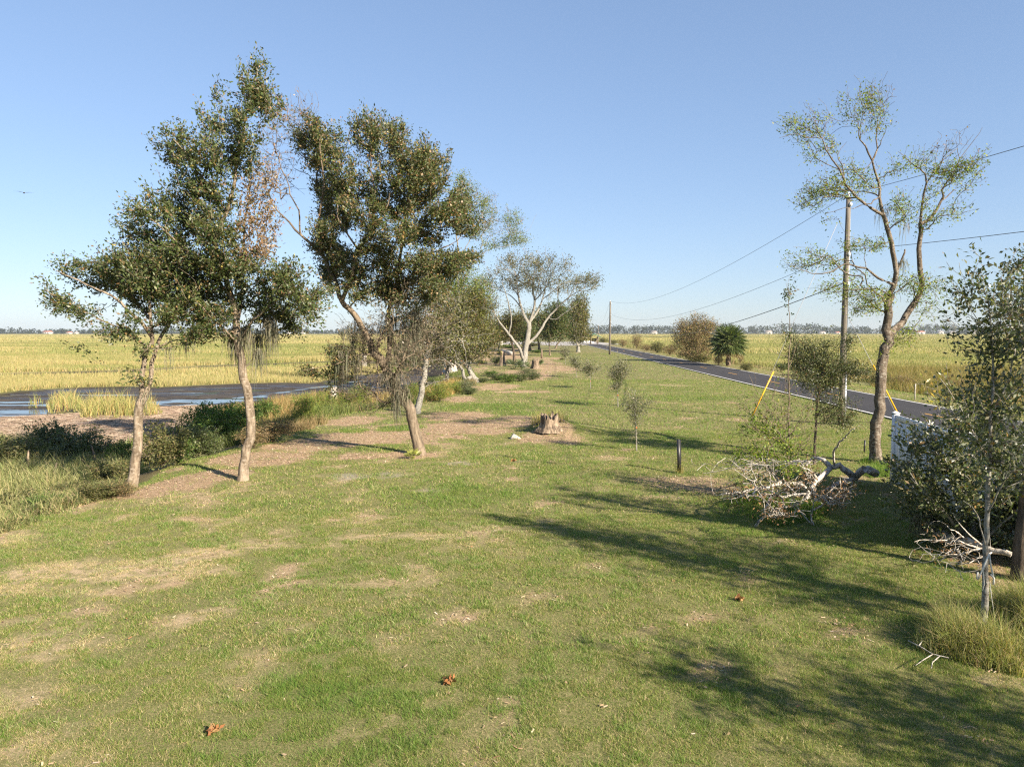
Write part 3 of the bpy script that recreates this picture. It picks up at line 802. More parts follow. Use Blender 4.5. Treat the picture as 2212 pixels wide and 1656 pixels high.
# ------------------------------------------------------------------ trees
class Tree:
    def __init__(s, seed=1):
        s.rg = np.random.default_rng(seed)
        s.N = 0; s.pos = np.zeros((60000, 3)); s.par = np.full(60000, -1, int); s.spec = np.zeros(60000); s.pl = np.zeros(60000)
        s.tips = []

    def _add(s, p, par, spec=0.0):
        i = s.N; s.pos[i] = p; s.par[i] = par; s.spec[i] = spec
        s.pl[i] = 0 if par < 0 else s.pl[par] + np.linalg.norm(p - s.pos[par]); s.N += 1
        return i

    def limb(s, pts, r0, r1, step=0.22, wob=0.02):
        pts = [np.asarray(p, float) for p in pts]
        if s.N:
            d = np.linalg.norm(s.pos[:s.N] - pts[0], axis=1); j = int(np.argmin(d))
            if d[j] > 1e-6: pts = [s.pos[j].copy()] + (pts if d[j] > 0.25 else pts[1:])
        else:
            j = s._add(pts[0], -1, r0)
        P = np.array([2 * pts[0] - pts[1]] + pts + [2 * pts[-1] - pts[-2]])
        out = []
        for k in range(1, len(P) - 2):
            a, b, c, d = P[k - 1], P[k], P[k + 1], P[k + 2]
            n = max(2, int(np.linalg.norm(c - b) / step))
            for t in np.arange(1, n + 1) / n:
                out.append(0.5 * (2 * b + (c - a) * t + (2 * a - 5 * b + 4 * c - d) * t * t + (3 * b - a - 3 * c + d) * t ** 3))
        m = len(out)
        for k, q in enumerate(out):
            f = (k + 1) / m
            j = s._add(q + s.rg.normal(size=3) * wob * min(1, f * 3), j, r0 + (r1 - r0) * f)
        return j

    def grow(s, pts, alpha=0.3, step=0.16, jit=0.06, tip=0.004, tagv=0, bend=0.35, droop=0.0):
        pts = np.asarray(pts)
        if not len(pts): return
        d0 = np.min(np.stack([np.linalg.norm(pts - s.pos[i], axis=1) for i in range(0, s.N, max(1, s.N // 250))]), 0)
        for p in pts[np.argsort(d0 + s.rg.random(len(pts)) * .4)]:
            dv = p - s.pos[:s.N]; dist = np.sqrt((dv * dv).sum(1))
            j = int(np.argmin(dist + alpha * s.pl[:s.N]))
            q = s.pos[j].copy(); L = dist[j]
            if L < 0.02 or s.N > 59000: continue
            pr = s.par[j]; t0 = (q - s.pos[pr]) if pr >= 0 else np.array([0, 0, 1.0])
            t0 = t0 / (np.linalg.norm(t0) + 1e-9)
            n = max(2, int(L / step)); c = q + t0 * L * bend + s.rg.normal(size=3) * L * .12
            for t in np.arange(1, n + 1) / n:
                b = (1 - t) ** 2 * q + 2 * t * (1 - t) * c + t * t * p + s.rg.normal(size=3) * jit * step * (t < 1)
                j = s._add(b, j)
            s.tips.append((j, tagv))

    def finish(s, tip_r=0.004, expo=0.45):
        n = s.N; cnt = np.zeros(n); isl = np.ones(n, bool)
        isl[s.par[1:n]] = False
        cnt[isl] = 1
        for i in range(n - 1, 0, -1): cnt[s.par[i]] += cnt[i]
        r = tip_r * np.maximum(cnt, 1) ** expo
        spec = s.spec[:n]
        r = np.where(spec > 0, spec, r)
        for i in range(1, n):
            if spec[i] == 0: r[i] = min(r[i], 0.85 * r[s.par[i]] if spec[s.par[i]] > 0 else r[s.par[i]])
        s.r = r
        s.main = np.full(n, -1, int); best = np.zeros(n)
        for i in range(1, n):
            p = s.par[i]; w = (1e6 if spec[i] > 0 else 0) + cnt[i] + (1e5 * (spec[i] > 0) * r[i])
            if w > best[p]: best[p] = w; s.main[p] = i

    def wood(s, name, mat, parent, origin, flare=1.5, flare_h=0.5, minr=0.0, gnarl=0.0):
        n = s.N; pos = s.pos[:n]; r = s.r.copy()
        h = pos[:, 2] - pos[0, 2]
        r = np.where(s.spec[:n] > 0, r * (1 + (flare - 1) * np.exp(-np.maximum(h, 0) / (flare_h * .45))), r)
        r = np.maximum(r, minr)
        par = s.par[:n]; T = np.zeros((n, 3))
        nxt = np.where(s.main >= 0, s.main, np.arange(n)); prv = np.where(par >= 0, par, np.arange(n))
        T = pos[nxt] - pos[prv]; T /= np.linalg.norm(T, axis=1)[:, None] + 1e-9
        ref = np.where(np.abs(T[:, :1]) < 0.85, np.array([[1.0, 0, 0]]), np.array([[0, 1.0, 0]]))
        U = ref - T * (ref * T).sum(1)[:, None]; U /= np.linalg.norm(U, axis=1)[:, None] + 1e-9
        W = np.cross(T, U)
        c = np.arange(1, n); p = par[1:]
        ismain = s.main[p] == c
        Vs, Qs, off = [], [], 0
        for lo, hi, k in ((0, .012, 3), (.012, .04, 5), (.04, .09, 8), (.09, 9, 14)):
            m = (r[c] >= lo) & (r[c] < hi)
            if not m.any(): continue
            ci, pi, mi = c[m], p[m], ismain[m]
            a = np.arange(k) / k * 2 * math.pi; ca, sa = np.cos(a)[None, :, None], np.sin(a)[None, :, None]
            f = np.where(mi, pi, ci); rs = np.where(mi, r[pi], r[ci])
            def ring(ctr, fr, rad, ids):
                g = 1 + gnarl * np.sin(3 * a[None, :] + ids[:, None] * .23) * (rad[:, None] > .05) if gnarl else np.ones((len(rad), k))
                return ctr[:, None, :] + (ca * U[fr][:, None, :] + sa * W[fr][:, None, :]) * (rad[:, None] * g)[:, :, None]
            A = ring(pos[pi], f, rs, np.where(mi, pi, ci)); B = ring(pos[ci], ci, r[ci], ci)
            V = np.concatenate([A, B], 1).reshape(-1, 3); e = len(ci)
            b = (np.arange(e) * 2 * k)[:, None, None] + off
            j = np.arange(k); q = np.stack([j, (j + 1) % k, k + (j + 1) % k, k + j], 1)[None]
            Vs.append(V); Qs.append((b + q).reshape(-1, 4)); off += len(V)
        # closed ends on cut limbs
        ends = [i for i in range(n) if s.main[i] < 0 and r[i] > .02]
        fs = [np.concatenate(Qs)]
        if ends:
            k = 10; a = np.arange(k) / k * 2 * math.pi; ts = []
            for i in ends:
                ring_ = pos[i] + (np.cos(a)[:, None] * U[i] + np.sin(a)[:, None] * W[i]) * r[i]
                Vs.append(np.concatenate([ring_, [pos[i] + T[i] * r[i] * .25]])); ts.append(np.stack([np.arange(k), (np.arange(k) + 1) % k, np.full(k, k)], 1) + off); off += k + 1
            fs.append(np.concatenate(ts))
        return link(name, newmesh(name, np.concatenate(Vs) - origin, fs, smooth=True), mat, parent)

    def leafage(s, per, L, W, spread, pal_of, out=0.5, back=4, upb=.3):
        rg = s.rg; P, D, C = [], [], []
        for tg, n in per.items():
            idx = np.array([i for i, t in s.tips if t == tg], int)
            if not len(idx) or n <= 0: continue
            k = rg.poisson(n, len(idx)); rep = np.repeat(idx, k); m = len(rep)
            a = rep.copy(); steps = rg.integers(0, back, m)
            for q in range(back - 1):
                mv = (steps > q) & (s.par[a] >= 0) & (s.spec[a] == 0); a = np.where(mv, s.par[a], a)
            pp = np.where(s.par[a] >= 0, s.par[a], a)
            d = s.pos[a] - s.pos[pp]; d /= np.linalg.norm(d, axis=1)[:, None] + 1e-9
            P.append(s.pos[a] + rg.normal(size=(m, 3)) * spread - d * rg.random((m, 1)) * .1); D.append(d * out + rg.normal(size=(m, 3)) * .6)
            pal, w = pal_of[tg]
            tint = np.repeat(1 + (rg.random((len(idx), 1)) - .5) * .5, k, 0)
            C.append(pick(m, pal, w, .2, rg) * tint)
        if not P: return None
        P, D, C = map(np.concatenate, (P, D, C)); m = len(P)
        return leaves(P, D, L * (.5 + .9 * rg.random(m)), W * (.5 + .9 * rg.random(m)), C, rg, upb)


OAK = ([(.045, .072, .018), (.072, .102, .026), (.120, .130, .046), (.21, .13, .055), (.26, .22, .05)], [5, 4, 2.4, 1.1, .25])
OAKB = ([(.048, .074, .017), (.074, .100, .025), (.125, .130, .048), (.25, .15, .06), (.30, .23, .08)], [4.5, 4, 3, 2.0, .4])
BROWN = ([(.22, .13, .065), (.30, .19, .10), (.14, .09, .05), (.09, .10, .04)], [3, 2, 2, 1])
YGREEN = ([(.13, .185, .03), (.19, .24, .04), (.09, .13, .025), (.25, .24, .05), (.20, .12, .06)], [4, 3, 3, 1.0, .7])
DULL = ([(.105, .105, .04), (.15, .14, .05), (.17, .18, .045), (.19, .13, .065), (.075, .09, .03)], [3, 2, 2, 1.4, 2.4])
MIDG = ([(.055, .085, .020), (.085, .115, .03), (.12, .135, .045), (.17, .12, .055)], [4, 3, 2, 1])
NONE = ([(0, 0, 0)], [1])


def ellpts(rg, E, Y, dens, depth=1.0, dd_rand=0.0, maxn=4000):
    """points spread through ellipsoids given as (px, py, rx, ry[, dd]) seen at distance Y"""
    out = []
    for e in E:
        px, py, rx, ry = e[:4]; dd = e[4] if len(e) > 4 else (rg.random() - .5) * 2 * dd_rand
        c = aty(px, py, Y + dd); k = (Y + dd) / F
        a, b = rx * k, ry * k; d = max(a, b) * depth
        n = max(2, int(dens * 4.19 * a * b * d))
        v = rg.normal(size=(n, 3)); v /= np.linalg.norm(v, axis=1)[:, None]; v *= (rg.random((n, 1)) ** (1 / 2.4))
        out.append(c + v * np.array([a, d, b]))
    return np.concatenate(out)[:maxn]


def moss_mesh(anchors, n, ln, w, rg):
    k = len(anchors); P = np.repeat(anchors, n, 0); m = len(P)
    P = P + rg.normal(size=(m, 3)) * np.array([.07, .07, .04])
    l = ln * (.3 + rg.random(m) * .9) * np.repeat(.5 + rg.random(k), n)
    off = rg.normal(size=(m, 2)) * .06
    a = rg.random(m) * 6.283; side = np.stack([np.cos(a), np.sin(a), np.zeros(m)], 1) * w / 2
    mid = P + np.stack([off[:, 0], off[:, 1], -l * .5], 1) + rg.normal(size=(m, 3)) * .02; tip = P + np.stack([off[:, 0] * 1.2, off[:, 1] * 1.2, -l], 1)
    V = np.stack([P - side, P + side, mid - side * 1.1, mid + side * 1.1, tip], 1).reshape(-1, 3)
    b = (np.arange(m) * 5)[:, None]
    C = np.repeat(pick(m, [(.15, .14, .10), (.21, .20, .145), (.10, .095, .065)], [2, 2, 1], .15, rg), 5, 0)
    return V, [b + np.array([[0, 1, 3, 2]]), b + np.array([[2, 3, 4]])], C


def make_tree(name, label, cat, seed, limbs, groups, bark_m, leaf_m=None, Y=None, leaf=(.08, .036), spread=.09, tip_r=.004, alpha=.3, moss=None, expo=.45, flare=1.5, group=None, step=.16, minr=0, gnarl=.06, wob=.02, back=4, lumb=.22, out=.5, DM=1.5, LM=1.9, RS=1.0, ES=1.0, shoots=0.0, void=0.0):
    """limbs: lists of (px, py[, dd]) or 3-D points, with radii; groups: tag -> (ellipsoids, density, leaves per twig, palette, depth, dd_rand)"""
    T = Tree(seed)
    def P3(q): return q if isinstance(q, np.ndarray) else aty(q[0], q[1], Y + (q[2] if len(q) > 2 else 0))
    for pts, r0, r1 in limbs: T.limb([P3(q) for q in pts], r0 * RS, max(r1 * RS, tip_r * 1.2), lumb, wob)
    base = T.pos[0].copy()
    per, pal = {}, {}
    for k, (E, dens, nl, pl, dep, ddr) in enumerate(groups):
        pts = ellpts(T.rg, [(e[0], e[1], e[2] * ES, e[3] * ES) + tuple(e[4:]) for e in E], Y, dens * DM, dep, ddr)
        pts = pts[pts[:, 2] > base[2] + .12]
        if void and k == 0:
            q = pts * 1.15 / max(1, Y / 30)
            pts = pts[vnoise(q[:, 0] + .7 * q[:, 2], q[:, 1] * .9 + q[:, 2] * .8, seed) + .12 * T.rg.random(len(pts)) > void]
        T.grow(pts, alpha, step, tagv=k)
        if shoots and len(pts) > 5:
            cen = pts.mean(0); sz = np.abs(pts - cen).max(0) + .1
            for j, tg in list(T.tips):
                if tg == k and T.N < 59000 and T.rg.random() < shoots * np.clip(np.linalg.norm((T.pos[j] - cen) / sz) * 1.5 - .2, .1, 1):
                    d = (T.pos[j] - cen) / (np.linalg.norm(T.pos[j] - cen) + .1) + [-.25, 0, .75] + T.rg.normal(size=3) * .45; d /= np.linalg.norm(d); sl = (.18 + T.rg.random() * .32) * max(1, Y / 40); jj = j
                    for a in range(4): jj = T._add(T.pos[jj] + d * sl / 4 + T.rg.normal(size=3) * .02, jj); d = d + T.rg.normal(size=3) * .12; d /= np.linalg.norm(d)
                    T.tips.append((jj, k))
        per[k] = nl * LM; pal[k] = pl
    T.finish(tip_r, expo)
    root = empty(name, base, label, cat, group)
    T.wood('trunk', bark_m, root, base, flare, minr=minr, gnarl=gnarl)
    lv = T.leafage(per, leaf[0], leaf[1], spread, pal, out=out, back=back)
    if lv is not None:
        V, f, C = lv; V[:, 2] = np.maximum(V[:, 2], base[2] - .3)
        link('crown', newmesh('crown', V - base, f, C), leaf_m or M_leaf, root)
    if moss:
        E, n, k, ln, w = moss
        for e in E:
            a = ellpts(T.rg, [e], Y, 300, 1.0, .3); a = a[T.rg.permutation(len(a))[:max(3, n // len(E))]]
            idx = [int(np.argmin(np.linalg.norm(T.pos[:T.N] - q, axis=1))) for q in a]      # each strand hangs from the nearest branch
            V, fs, C = moss_mesh(T.pos[idx], k, ln, w, T.rg)
            link('hanging_moss', newmesh('hanging_moss', V - base, fs, C), M_moss, root)
    return root


def build_oaks():
    g = 'oaks along the edge of the bank'
    D1 = gp(283, 1056); Y = D1[1]
    make_tree('oak_tree', 'shorter oak furthest left, its pale trunk forked below a wide rounded crown', 'tree', 11, [
        ([D1 - [0, 0, .1], (285, 1046), (293, 996), (298, 931), (303, 885), (308, 860)], .165, .125),
        ([(308, 860), (306, 833), (311, 785), (321, 752), (329, 732), (325, 690), (322, 640), (320, 570)], .10, .03),
        ([(308, 860), (323, 827), (329, 785, .1), (336, 752, .2), (365, 700, .5), (400, 650, .8), (425, 600, .8)], .085, .025),
        ([(329, 732), (300, 690, -.4), (240, 640, -.8), (170, 605, -1.0), (120, 585, -1)], .06, .014),
        ([(325, 690), (280, 640, .8), (230, 600, 1.5)], .045, .014), ([(321, 745), (270, 715, -.5), (215, 690, -.8), (175, 670, -.8)], .035, .012),
        ([(334, 745, .2), (380, 735, .4), (440, 728, .6)], .03, .01), ([(306, 850), (290, 800), (285, 790)], .015, .006)],
        [([(270, 610, 90, 60), (180, 600, 70, 42), (140, 588, 48, 32), (150, 650, 55, 30), (210, 670, 60, 34), (330, 590, 66, 55), (390, 620, 66, 55), (350, 690, 80, 38), (290, 715, 50, 26), (400, 730, 50, 20), (438, 718, 30, 20), (190, 712, 24, 18), (175, 742, 12, 16), (240, 716, 36, 20), (115, 655, 18, 10), (295, 820, 16, 24), (300, 760, 22, 18)], 26, 17, OAK, 1.25, .7)],
        M_bark_oak, Y=Y, leaf=(.09, .044), RS=.8, ES=1.0, DM=3.0, LM=1.35, spread=.07, out=.9, back=5, shoots=.5, void=.34, group=g, moss=([(400, 760, 40, 12), (330, 860, 14, 20)], 9, 14, .5, .012))
    D2 = gp(523, 1037); Y = D2[1]
    make_tree('oak_tree', 'tallest oak, a pointed crown leaning up to the sky on a slim curved trunk', 'tree', 12, [
        ([D2 - [0, 0, .1], (525, 1024), (529, 990), (538, 948), (543, 908), (538, 860), (528, 817), (520, 778), (513, 736), (510, 700)], .165, .125),
        ([(510, 700), (500, 640), (480, 575), (466, 520), (489, 455), (502, 406), (515, 347), (525, 282), (535, 233), (548, 184), (555, 140)], .105, .012),
        ([(510, 700), (522, 640, .3), (524, 560, .4), (530, 480, .4), (540, 400, .3), (545, 330, .2)], .07, .015),
        ([(500, 640), (440, 580, -.5), (380, 520, -.9), (320, 470, -1.2), (290, 455, -1.2)], .05, .012), ([(480, 570), (420, 500, .6), (380, 430, 1.0), (345, 400, 1)], .045, .012),
        ([(489, 455), (440, 390, -.5), (400, 330, -.8), (360, 290, -.9)], .035, .01), ([(513, 736), (460, 690, -.6), (420, 650, -.9)], .045, .012), ([(513, 730), (560, 680, -.4), (610, 640, -.6), (660, 640, -.6)], .05, .012),
        ([(512, 720), (560, 680, .9), (600, 610, 1.3)], .04, .012), ([(525, 282), (500, 230), (470, 200)], .025, .008), ([(530, 790), (545, 775), (556, 755)], .022, .012), ([(522, 800), (508, 790), (502, 768)], .012, .005)],
        [([(556, 150, 20, 25), (545, 200, 42, 36), (492, 205, 48, 30), (572, 222, 42, 32), (480, 255, 55, 36), (540, 270, 56, 42), (380, 278, 34, 22), (430, 292, 38, 28), (380, 330, 46, 32), (450, 340, 56, 42), (515, 340, 46, 46), (400, 400, 46, 32), (362, 422, 30, 17), (450, 420, 56, 46), (335, 452, 50, 30), (400, 480, 64, 42), (300, 470, 36, 24), (470, 500, 56, 42), (350, 535, 70, 40), (272, 496, 24, 14), (420, 570, 74, 46), (330, 590, 55, 36), (500, 600, 66, 50), (440, 655, 66, 46), (540, 655, 76, 46), (605, 625, 60, 46), (640, 680, 50, 40), (600, 590, 48, 30), (615, 690, 46, 34), (450, 712, 40, 24), (660, 640, 40, 34), (500, 560, 50, 34)], 24, 18, OAK, 1.2, .9),
         ([(560, 470, 34, 80), (572, 390, 24, 46), (545, 540, 40, 40)], 22, 7, BROWN, 1.2, .4), ([(610, 240, 20, 30)], 20, 5, BROWN, 1, .2)],
        M_bark_oak, Y=Y, leaf=(.09, .044), RS=.78, ES=1.02, DM=3.0, LM=1.35, spread=.07, out=.9, back=5, shoots=.5, void=.34, group=g, moss=([(540, 730, 50, 24), (580, 715, 30, 26), (510, 705, 24, 16)], 34, 26, .75, .012))
    D3 = gp(905, 982); Y = D3[1]
    make_tree('oak_tree', 'broad oak leaning sharply left over the mulch with moss and dead twigs on its trunk', 'tree', 13, [
        ([D3 - [0, 0, .1], (905, 972), (896, 936), (889, 900), (879, 875), (865, 856), (855, 841), (848, 822), (833, 797), (821, 775), (806, 763)], .20, .15),
        ([(806, 763), (791, 722), (772, 690), (756, 668), (738, 650), (720, 600), (695, 547), (668, 524), (649, 507), (616, 472), (587, 439), (574, 397)], .13, .012),
        ([(649, 507), (646, 488), (646, 455), (626, 420), (610, 364), (597, 325), (600, 270)], .035, .006), ([(695, 547), (690, 480, -.3), (700, 400, -.5), (690, 320, -.5), (685, 260)], .05, .008),
        ([(833, 797), (842, 750, .3), (840, 703, .5), (842, 660, .5), (861, 586, .5), (867, 537, .5), (877, 455, .3), (884, 400, .2), (890, 345)], .10, .012),
        ([(738, 650), (760, 590, -.6), (775, 540, -.9), (799, 505, -1), (810, 430, -1), (800, 350, -.8), (815, 290, -.6)], .075, .01), ([(861, 586, .5), (905, 556, .9), (960, 535, 1.3), (1010, 500, 1.5)], .055, .012),
        ([(775, 540, -.9), (730, 470, -.9), (735, 400, -.8)], .04, .01), ([(867, 537, .5), (920, 470, -.6), (960, 440, -.9), (985, 430, -1)], .045, .01), ([(842, 660, .5), (900, 630, -.6), (945, 605, -.9)], .04, .012),
        ([(799, 505, -1), (830, 460, -1.5), (850, 400, -1.5)], .035, .01), ([(806, 763), (760, 770, -.3), (710, 790, -.7), (650, 800, -.9)], .035, .006), ([(812, 766), (816, 830, -.5), (812, 880, -.7), (800, 930, -.9)], .022, .005)],
        [([(695, 266, 33, 29), (668, 309, 31, 26), (714, 309, 26, 26), (695, 345, 30, 26), (802, 288, 33, 26), (845, 294, 30, 24), (779, 325, 30, 26), (828, 338, 38, 26), (903, 347, 38, 30), (940, 352, 26, 20), (877, 384, 38, 26), (747, 374, 34, 30), (714, 416, 31, 30), (763, 423, 34, 26), (812, 406, 33, 28), (936, 388, 28, 24), (991, 442, 31, 26), (959, 465, 34, 26), (1012, 488, 26, 20), (861, 449, 36, 28), (796, 462, 36, 28), (734, 465, 34, 28), (698, 498, 28, 24), (714, 537, 34, 26), (763, 570, 38, 26), (812, 537, 36, 26), (861, 504, 36, 26), (926, 504, 36, 23), (975, 565, 34, 22), (942, 600, 36, 23), (910, 565, 32, 24), (845, 570, 33, 26), (721, 596, 31, 22), (698, 628, 24, 18), (779, 612, 34, 24), (812, 632, 28, 22), (936, 628, 32, 20), (1008, 560, 24, 18), (905, 420, 36, 30), (860, 620, 40, 24), (880, 655, 50, 20), (750, 640, 30, 24), (830, 665, 40, 18), (950, 650, 40, 22), (700, 660, 26, 20), (1000, 520, 30, 24), (940, 520, 36, 30)], 40, 17, OAKB, 1.5, 1.4),
         ([(600, 330, 32, 70), (650, 250, 36, 36), (585, 400, 18, 50)], 26, 0.6, BROWN, 1.2, .5),
         ([(860, 710, 60, 55), (905, 650, 55, 40), (770, 740, 40, 45), (850, 790, 60, 60), (890, 760, 40, 50), (790, 830, 50, 50), (930, 720, 40, 40), (820, 740, 40, 50)], 24, .9, ([(.19, .15, .10), (.13, .11, .075), (.24, .18, .12), (.10, .11, .05)], [3, 3, 2, 1.5]), 1.1, .7),
         ([(670, 800, 20, 14), (730, 800, 20, 24), (720, 770, 20, 16)], 60, 14, OAKB, 1.2, .2), ([(715, 850, 14, 20)], 40, 10, OAKB, 1, .2)],
        M_bark_lean, Y=Y, leaf=(.09, .044), RS=.9, ES=1.28, DM=2.0, LM=1.2, spread=.07, out=.9, back=5, shoots=.55, void=.32, group=g, moss=([(780, 720, 50, 50), (750, 770, 30, 30), (860, 690, 60, 50), (850, 800, 30, 40), (870, 850, 16, 30), (740, 740, 30, 30), (880, 740, 40, 40), (900, 680, 30, 30)], 110, 22, .7, .012))
    D4 = gp(900, 893); Y = D4[1]
    make_tree('oak_tree', 'slender pale barked tree curving up behind the leaning oak, its twigs mostly dead', 'tree', 14, [
        ([D4 - [0, 0, .1], (902, 884), (909, 853), (917, 811), (920, 785), (926, 752), (934, 725), (940, 690), (945, 640)], .22, .09),
        ([(926, 752), (900, 720, -.4), (880, 690, -.5)], .06, .012), ([(940, 690), (975, 660, .5), (1000, 640, .6)], .06, .012), ([(934, 725), (970, 720, -.6), (1000, 740, -.8), (1010, 790, -1)], .05, .01)],
        [([(930, 680, 50, 50), (890, 700, 40, 40), (970, 690, 45, 45), (1000, 730, 40, 36), (940, 740, 46, 40), (960, 640, 40, 30)], 3.2, 5, DULL, 1.1, 1),
         ([(950, 790, 50, 40), (900, 760, 40, 40)], 3.0, 0.8, BROWN, 1.1, .8)], M_bark_white, Y=Y, RS=.75, ES=1.25, DM=3.0, LM=2.4, shoots=.4, leaf=(.12, .055), spread=.16, tip_r=.007, group=g, moss=([(930, 720, 50, 40)], 20, 18, .9, .02), step=.25)
    D5 = gp(1031, 826); Y = D5[1]
    make_tree('oak_tree', 'low tree with an elbow shaped double trunk leaning left under a brownish crown', 'tree', 15, [
        ([D5 - [0, 0, .1], (1028, 821), (1020, 812), (1012, 796), (1004, 785), (994, 772), (985, 740)], .36, .16),
        ([(1020, 812), (1010, 818, -.3), (1003, 818, -.4), (1000, 801, -.4), (990, 788, -.4), (978, 775, -.3), (965, 730)], .22, .1),
        ([(994, 772), (1010, 740), (1025, 700)], .13, .04), ([(985, 740), (980, 700), (985, 660)], .14, .04)],
        [([(1000, 742, 55, 38), (960, 708, 46, 40), (1038, 705, 36, 38), (1000, 665, 56, 36), (1058, 742, 24, 24), (960, 755, 40, 24), (1000, 700, 50, 40)], 1.15, 16, DULL, 1.2, 1.5), ([(990, 630, 50, 30), (1030, 640, 30, 30)], 1.0, 9, YGREEN, 1.1, 1)], M_bark_white, M_leafsoft, Y=Y, RS=.68, ES=1.2, DM=2.6, LM=2.6, shoots=.4, leaf=(.17, .085), spread=.26, tip_r=.012, group=g, step=.35)
    D6 = gp(965, 838); Y = D6[1]
    make_tree('oak_tree', 'sparse tree with yellow green leaves on long horizontal boughs behind the leaning oak', 'tree', 16, [
        ([D6 - [0, 0, .1], (966, 790), (972, 740), (980, 690), (985, 620), (990, 560), (985, 480), (990, 400)], .24, .03),
        ([(985, 640), (1020, 570), (1060, 537), (1098, 530), (1112, 500), (1115, 470)], .09, .012), ([(1098, 530), (1130, 522), (1140, 515)], .03, .01), ([(990, 560), (1030, 490), (1045, 440)], .06, .012), ([(980, 690), (1030, 630), (1060, 610)], .06, .012), ([(1112, 500), (1140, 500), (1150, 480), (1160, 462)], .012, .006)],
        [([(995, 388, 22, 14), (1008, 412, 25, 20), (1047, 435, 20, 20), (1060, 462, 20, 18), (1040, 495, 25, 20), (1105, 475, 24, 18), (1105, 512, 28, 14), (1066, 530, 28, 11), (1131, 520, 18, 11), (995, 618, 26, 23), (1024, 596, 26, 20), (968, 667, 30, 20), (1040, 625, 26, 20), (1000, 470, 30, 30)], 3.6, 9, YGREEN, 1.3, .8), ([(1040, 470, 40, 50), (1090, 490, 40, 30)], 1.5, 2, BROWN, 1, .8)], M_bark_white, M_leafsoft, Y=Y, RS=.68, ES=1.15, DM=2.6, shoots=.5, leaf=(.11, .06), spread=.17, tip_r=.007, group=g, step=.3)
    D7 = gp(1132, 793); Y = D7[1]
    make_tree('oak_tree', 'large pale oak with smooth white limbs spreading into a wide domed crown', 'tree', 17, [
        ([D7 - [0, 0, .1], (1132, 784), (1134, 769), (1136, 747), (1140, 725), (1143, 699)], .50, .34),
        ([(1143, 699), (1134, 685), (1127, 666), (1120, 640), (1115, 600), (1105, 575)], .24, .04), ([(1143, 699), (1152, 671), (1155, 650), (1150, 620), (1155, 580)], .24, .04), ([(1143, 699), (1162, 671, .8), (1172, 646, 1.2), (1182, 600, 1.8)], .2, .04),
        ([(1133, 779), (1127, 769, -.5), (1122, 752, -1), (1099, 722, -1.5), (1080, 696, -1.8), (1067, 675, -2), (1055, 640, -2)], .27, .05), ([(1099, 722, -1.5), (1105, 690, -1.8), (1097, 650, -2), (1085, 610, -2)], .14, .04),
        ([(1136, 747), (1145, 738, .8), (1158, 726, 1), (1172, 705, 1.2), (1184, 686, 1.5), (1202, 667, 1.5), (1228, 643, 1.5), (1250, 628, 1.5), (1272, 612, 1.5)], .24, .04), ([(1202, 667, 1.5), (1205, 640, 2.5), (1202, 610, 3)], .1, .03), ([(1155, 650), (1180, 620, -1.5), (1195, 580, -2)], .1, .03), ([(1120, 640), (1100, 610, 1.5), (1085, 590, 2)], .09, .03), ([(1080, 696, -1.8), (1060, 690, -1), (1045, 680)], .06, .02),
        ([(1228, 643, 1.5), (1240, 622, 2), (1245, 605, 2)], .08, .03), ([(1184, 686, 1.5), (1200, 690, 1), (1225, 672, .5), (1250, 655, .2)], .09, .03), ([(1172, 646, 1.2), (1200, 625, .5), (1225, 600, 0)], .09, .03), ([(1127, 666), (1105, 640, .8), (1075, 625, 1.2), (1055, 615, 1.4)], .1, .03),
        ([(1150, 620), (1135, 590, .6), (1128, 560, .8)], .08, .03), ([(1155, 650), (1165, 610, 1.4), (1175, 565, 2)], .08, .03), ([(1115, 600), (1090, 580, -.8), (1070, 575, -1)], .07, .03), ([(1067, 675, -2), (1045, 650, -2.4), (1040, 630, -2.5)], .07, .03), ([(1250, 628, 1.5), (1268, 628, 1.2), (1290, 618, 1)], .06, .02)],
        [([(1072, 589, 28, 18), (1121, 566, 34, 18), (1170, 566, 34, 18), (1209, 582, 24, 18), (1153, 592, 34, 15), (1202, 612, 28, 15), (1261, 613, 26, 13), (1241, 603, 24, 12), (1280, 604, 14, 9), (1104, 612, 28, 16), (1056, 612, 20, 18), (1072, 648, 20, 14), (1056, 668, 20, 18), (1230, 625, 26, 10), (1140, 610, 40, 20), (1130, 550, 20, 10), (1180, 552, 20, 8), (1062, 700, 16, 14)], .75, 11, DULL, 2.2, 3.0)],
        M_bark_white, M_leafsoft, Y=Y, RS=.72, ES=1.22, DM=3.6, LM=1.25, void=.30, shoots=.5, leaf=(.17, .085), spread=.28, tip_r=.016, group=g, step=.5, lumb=.4, gnarl=.1, moss=([(1140, 610, 60, 20), (1200, 630, 40, 14)], 16, 8, 1.2, .04))
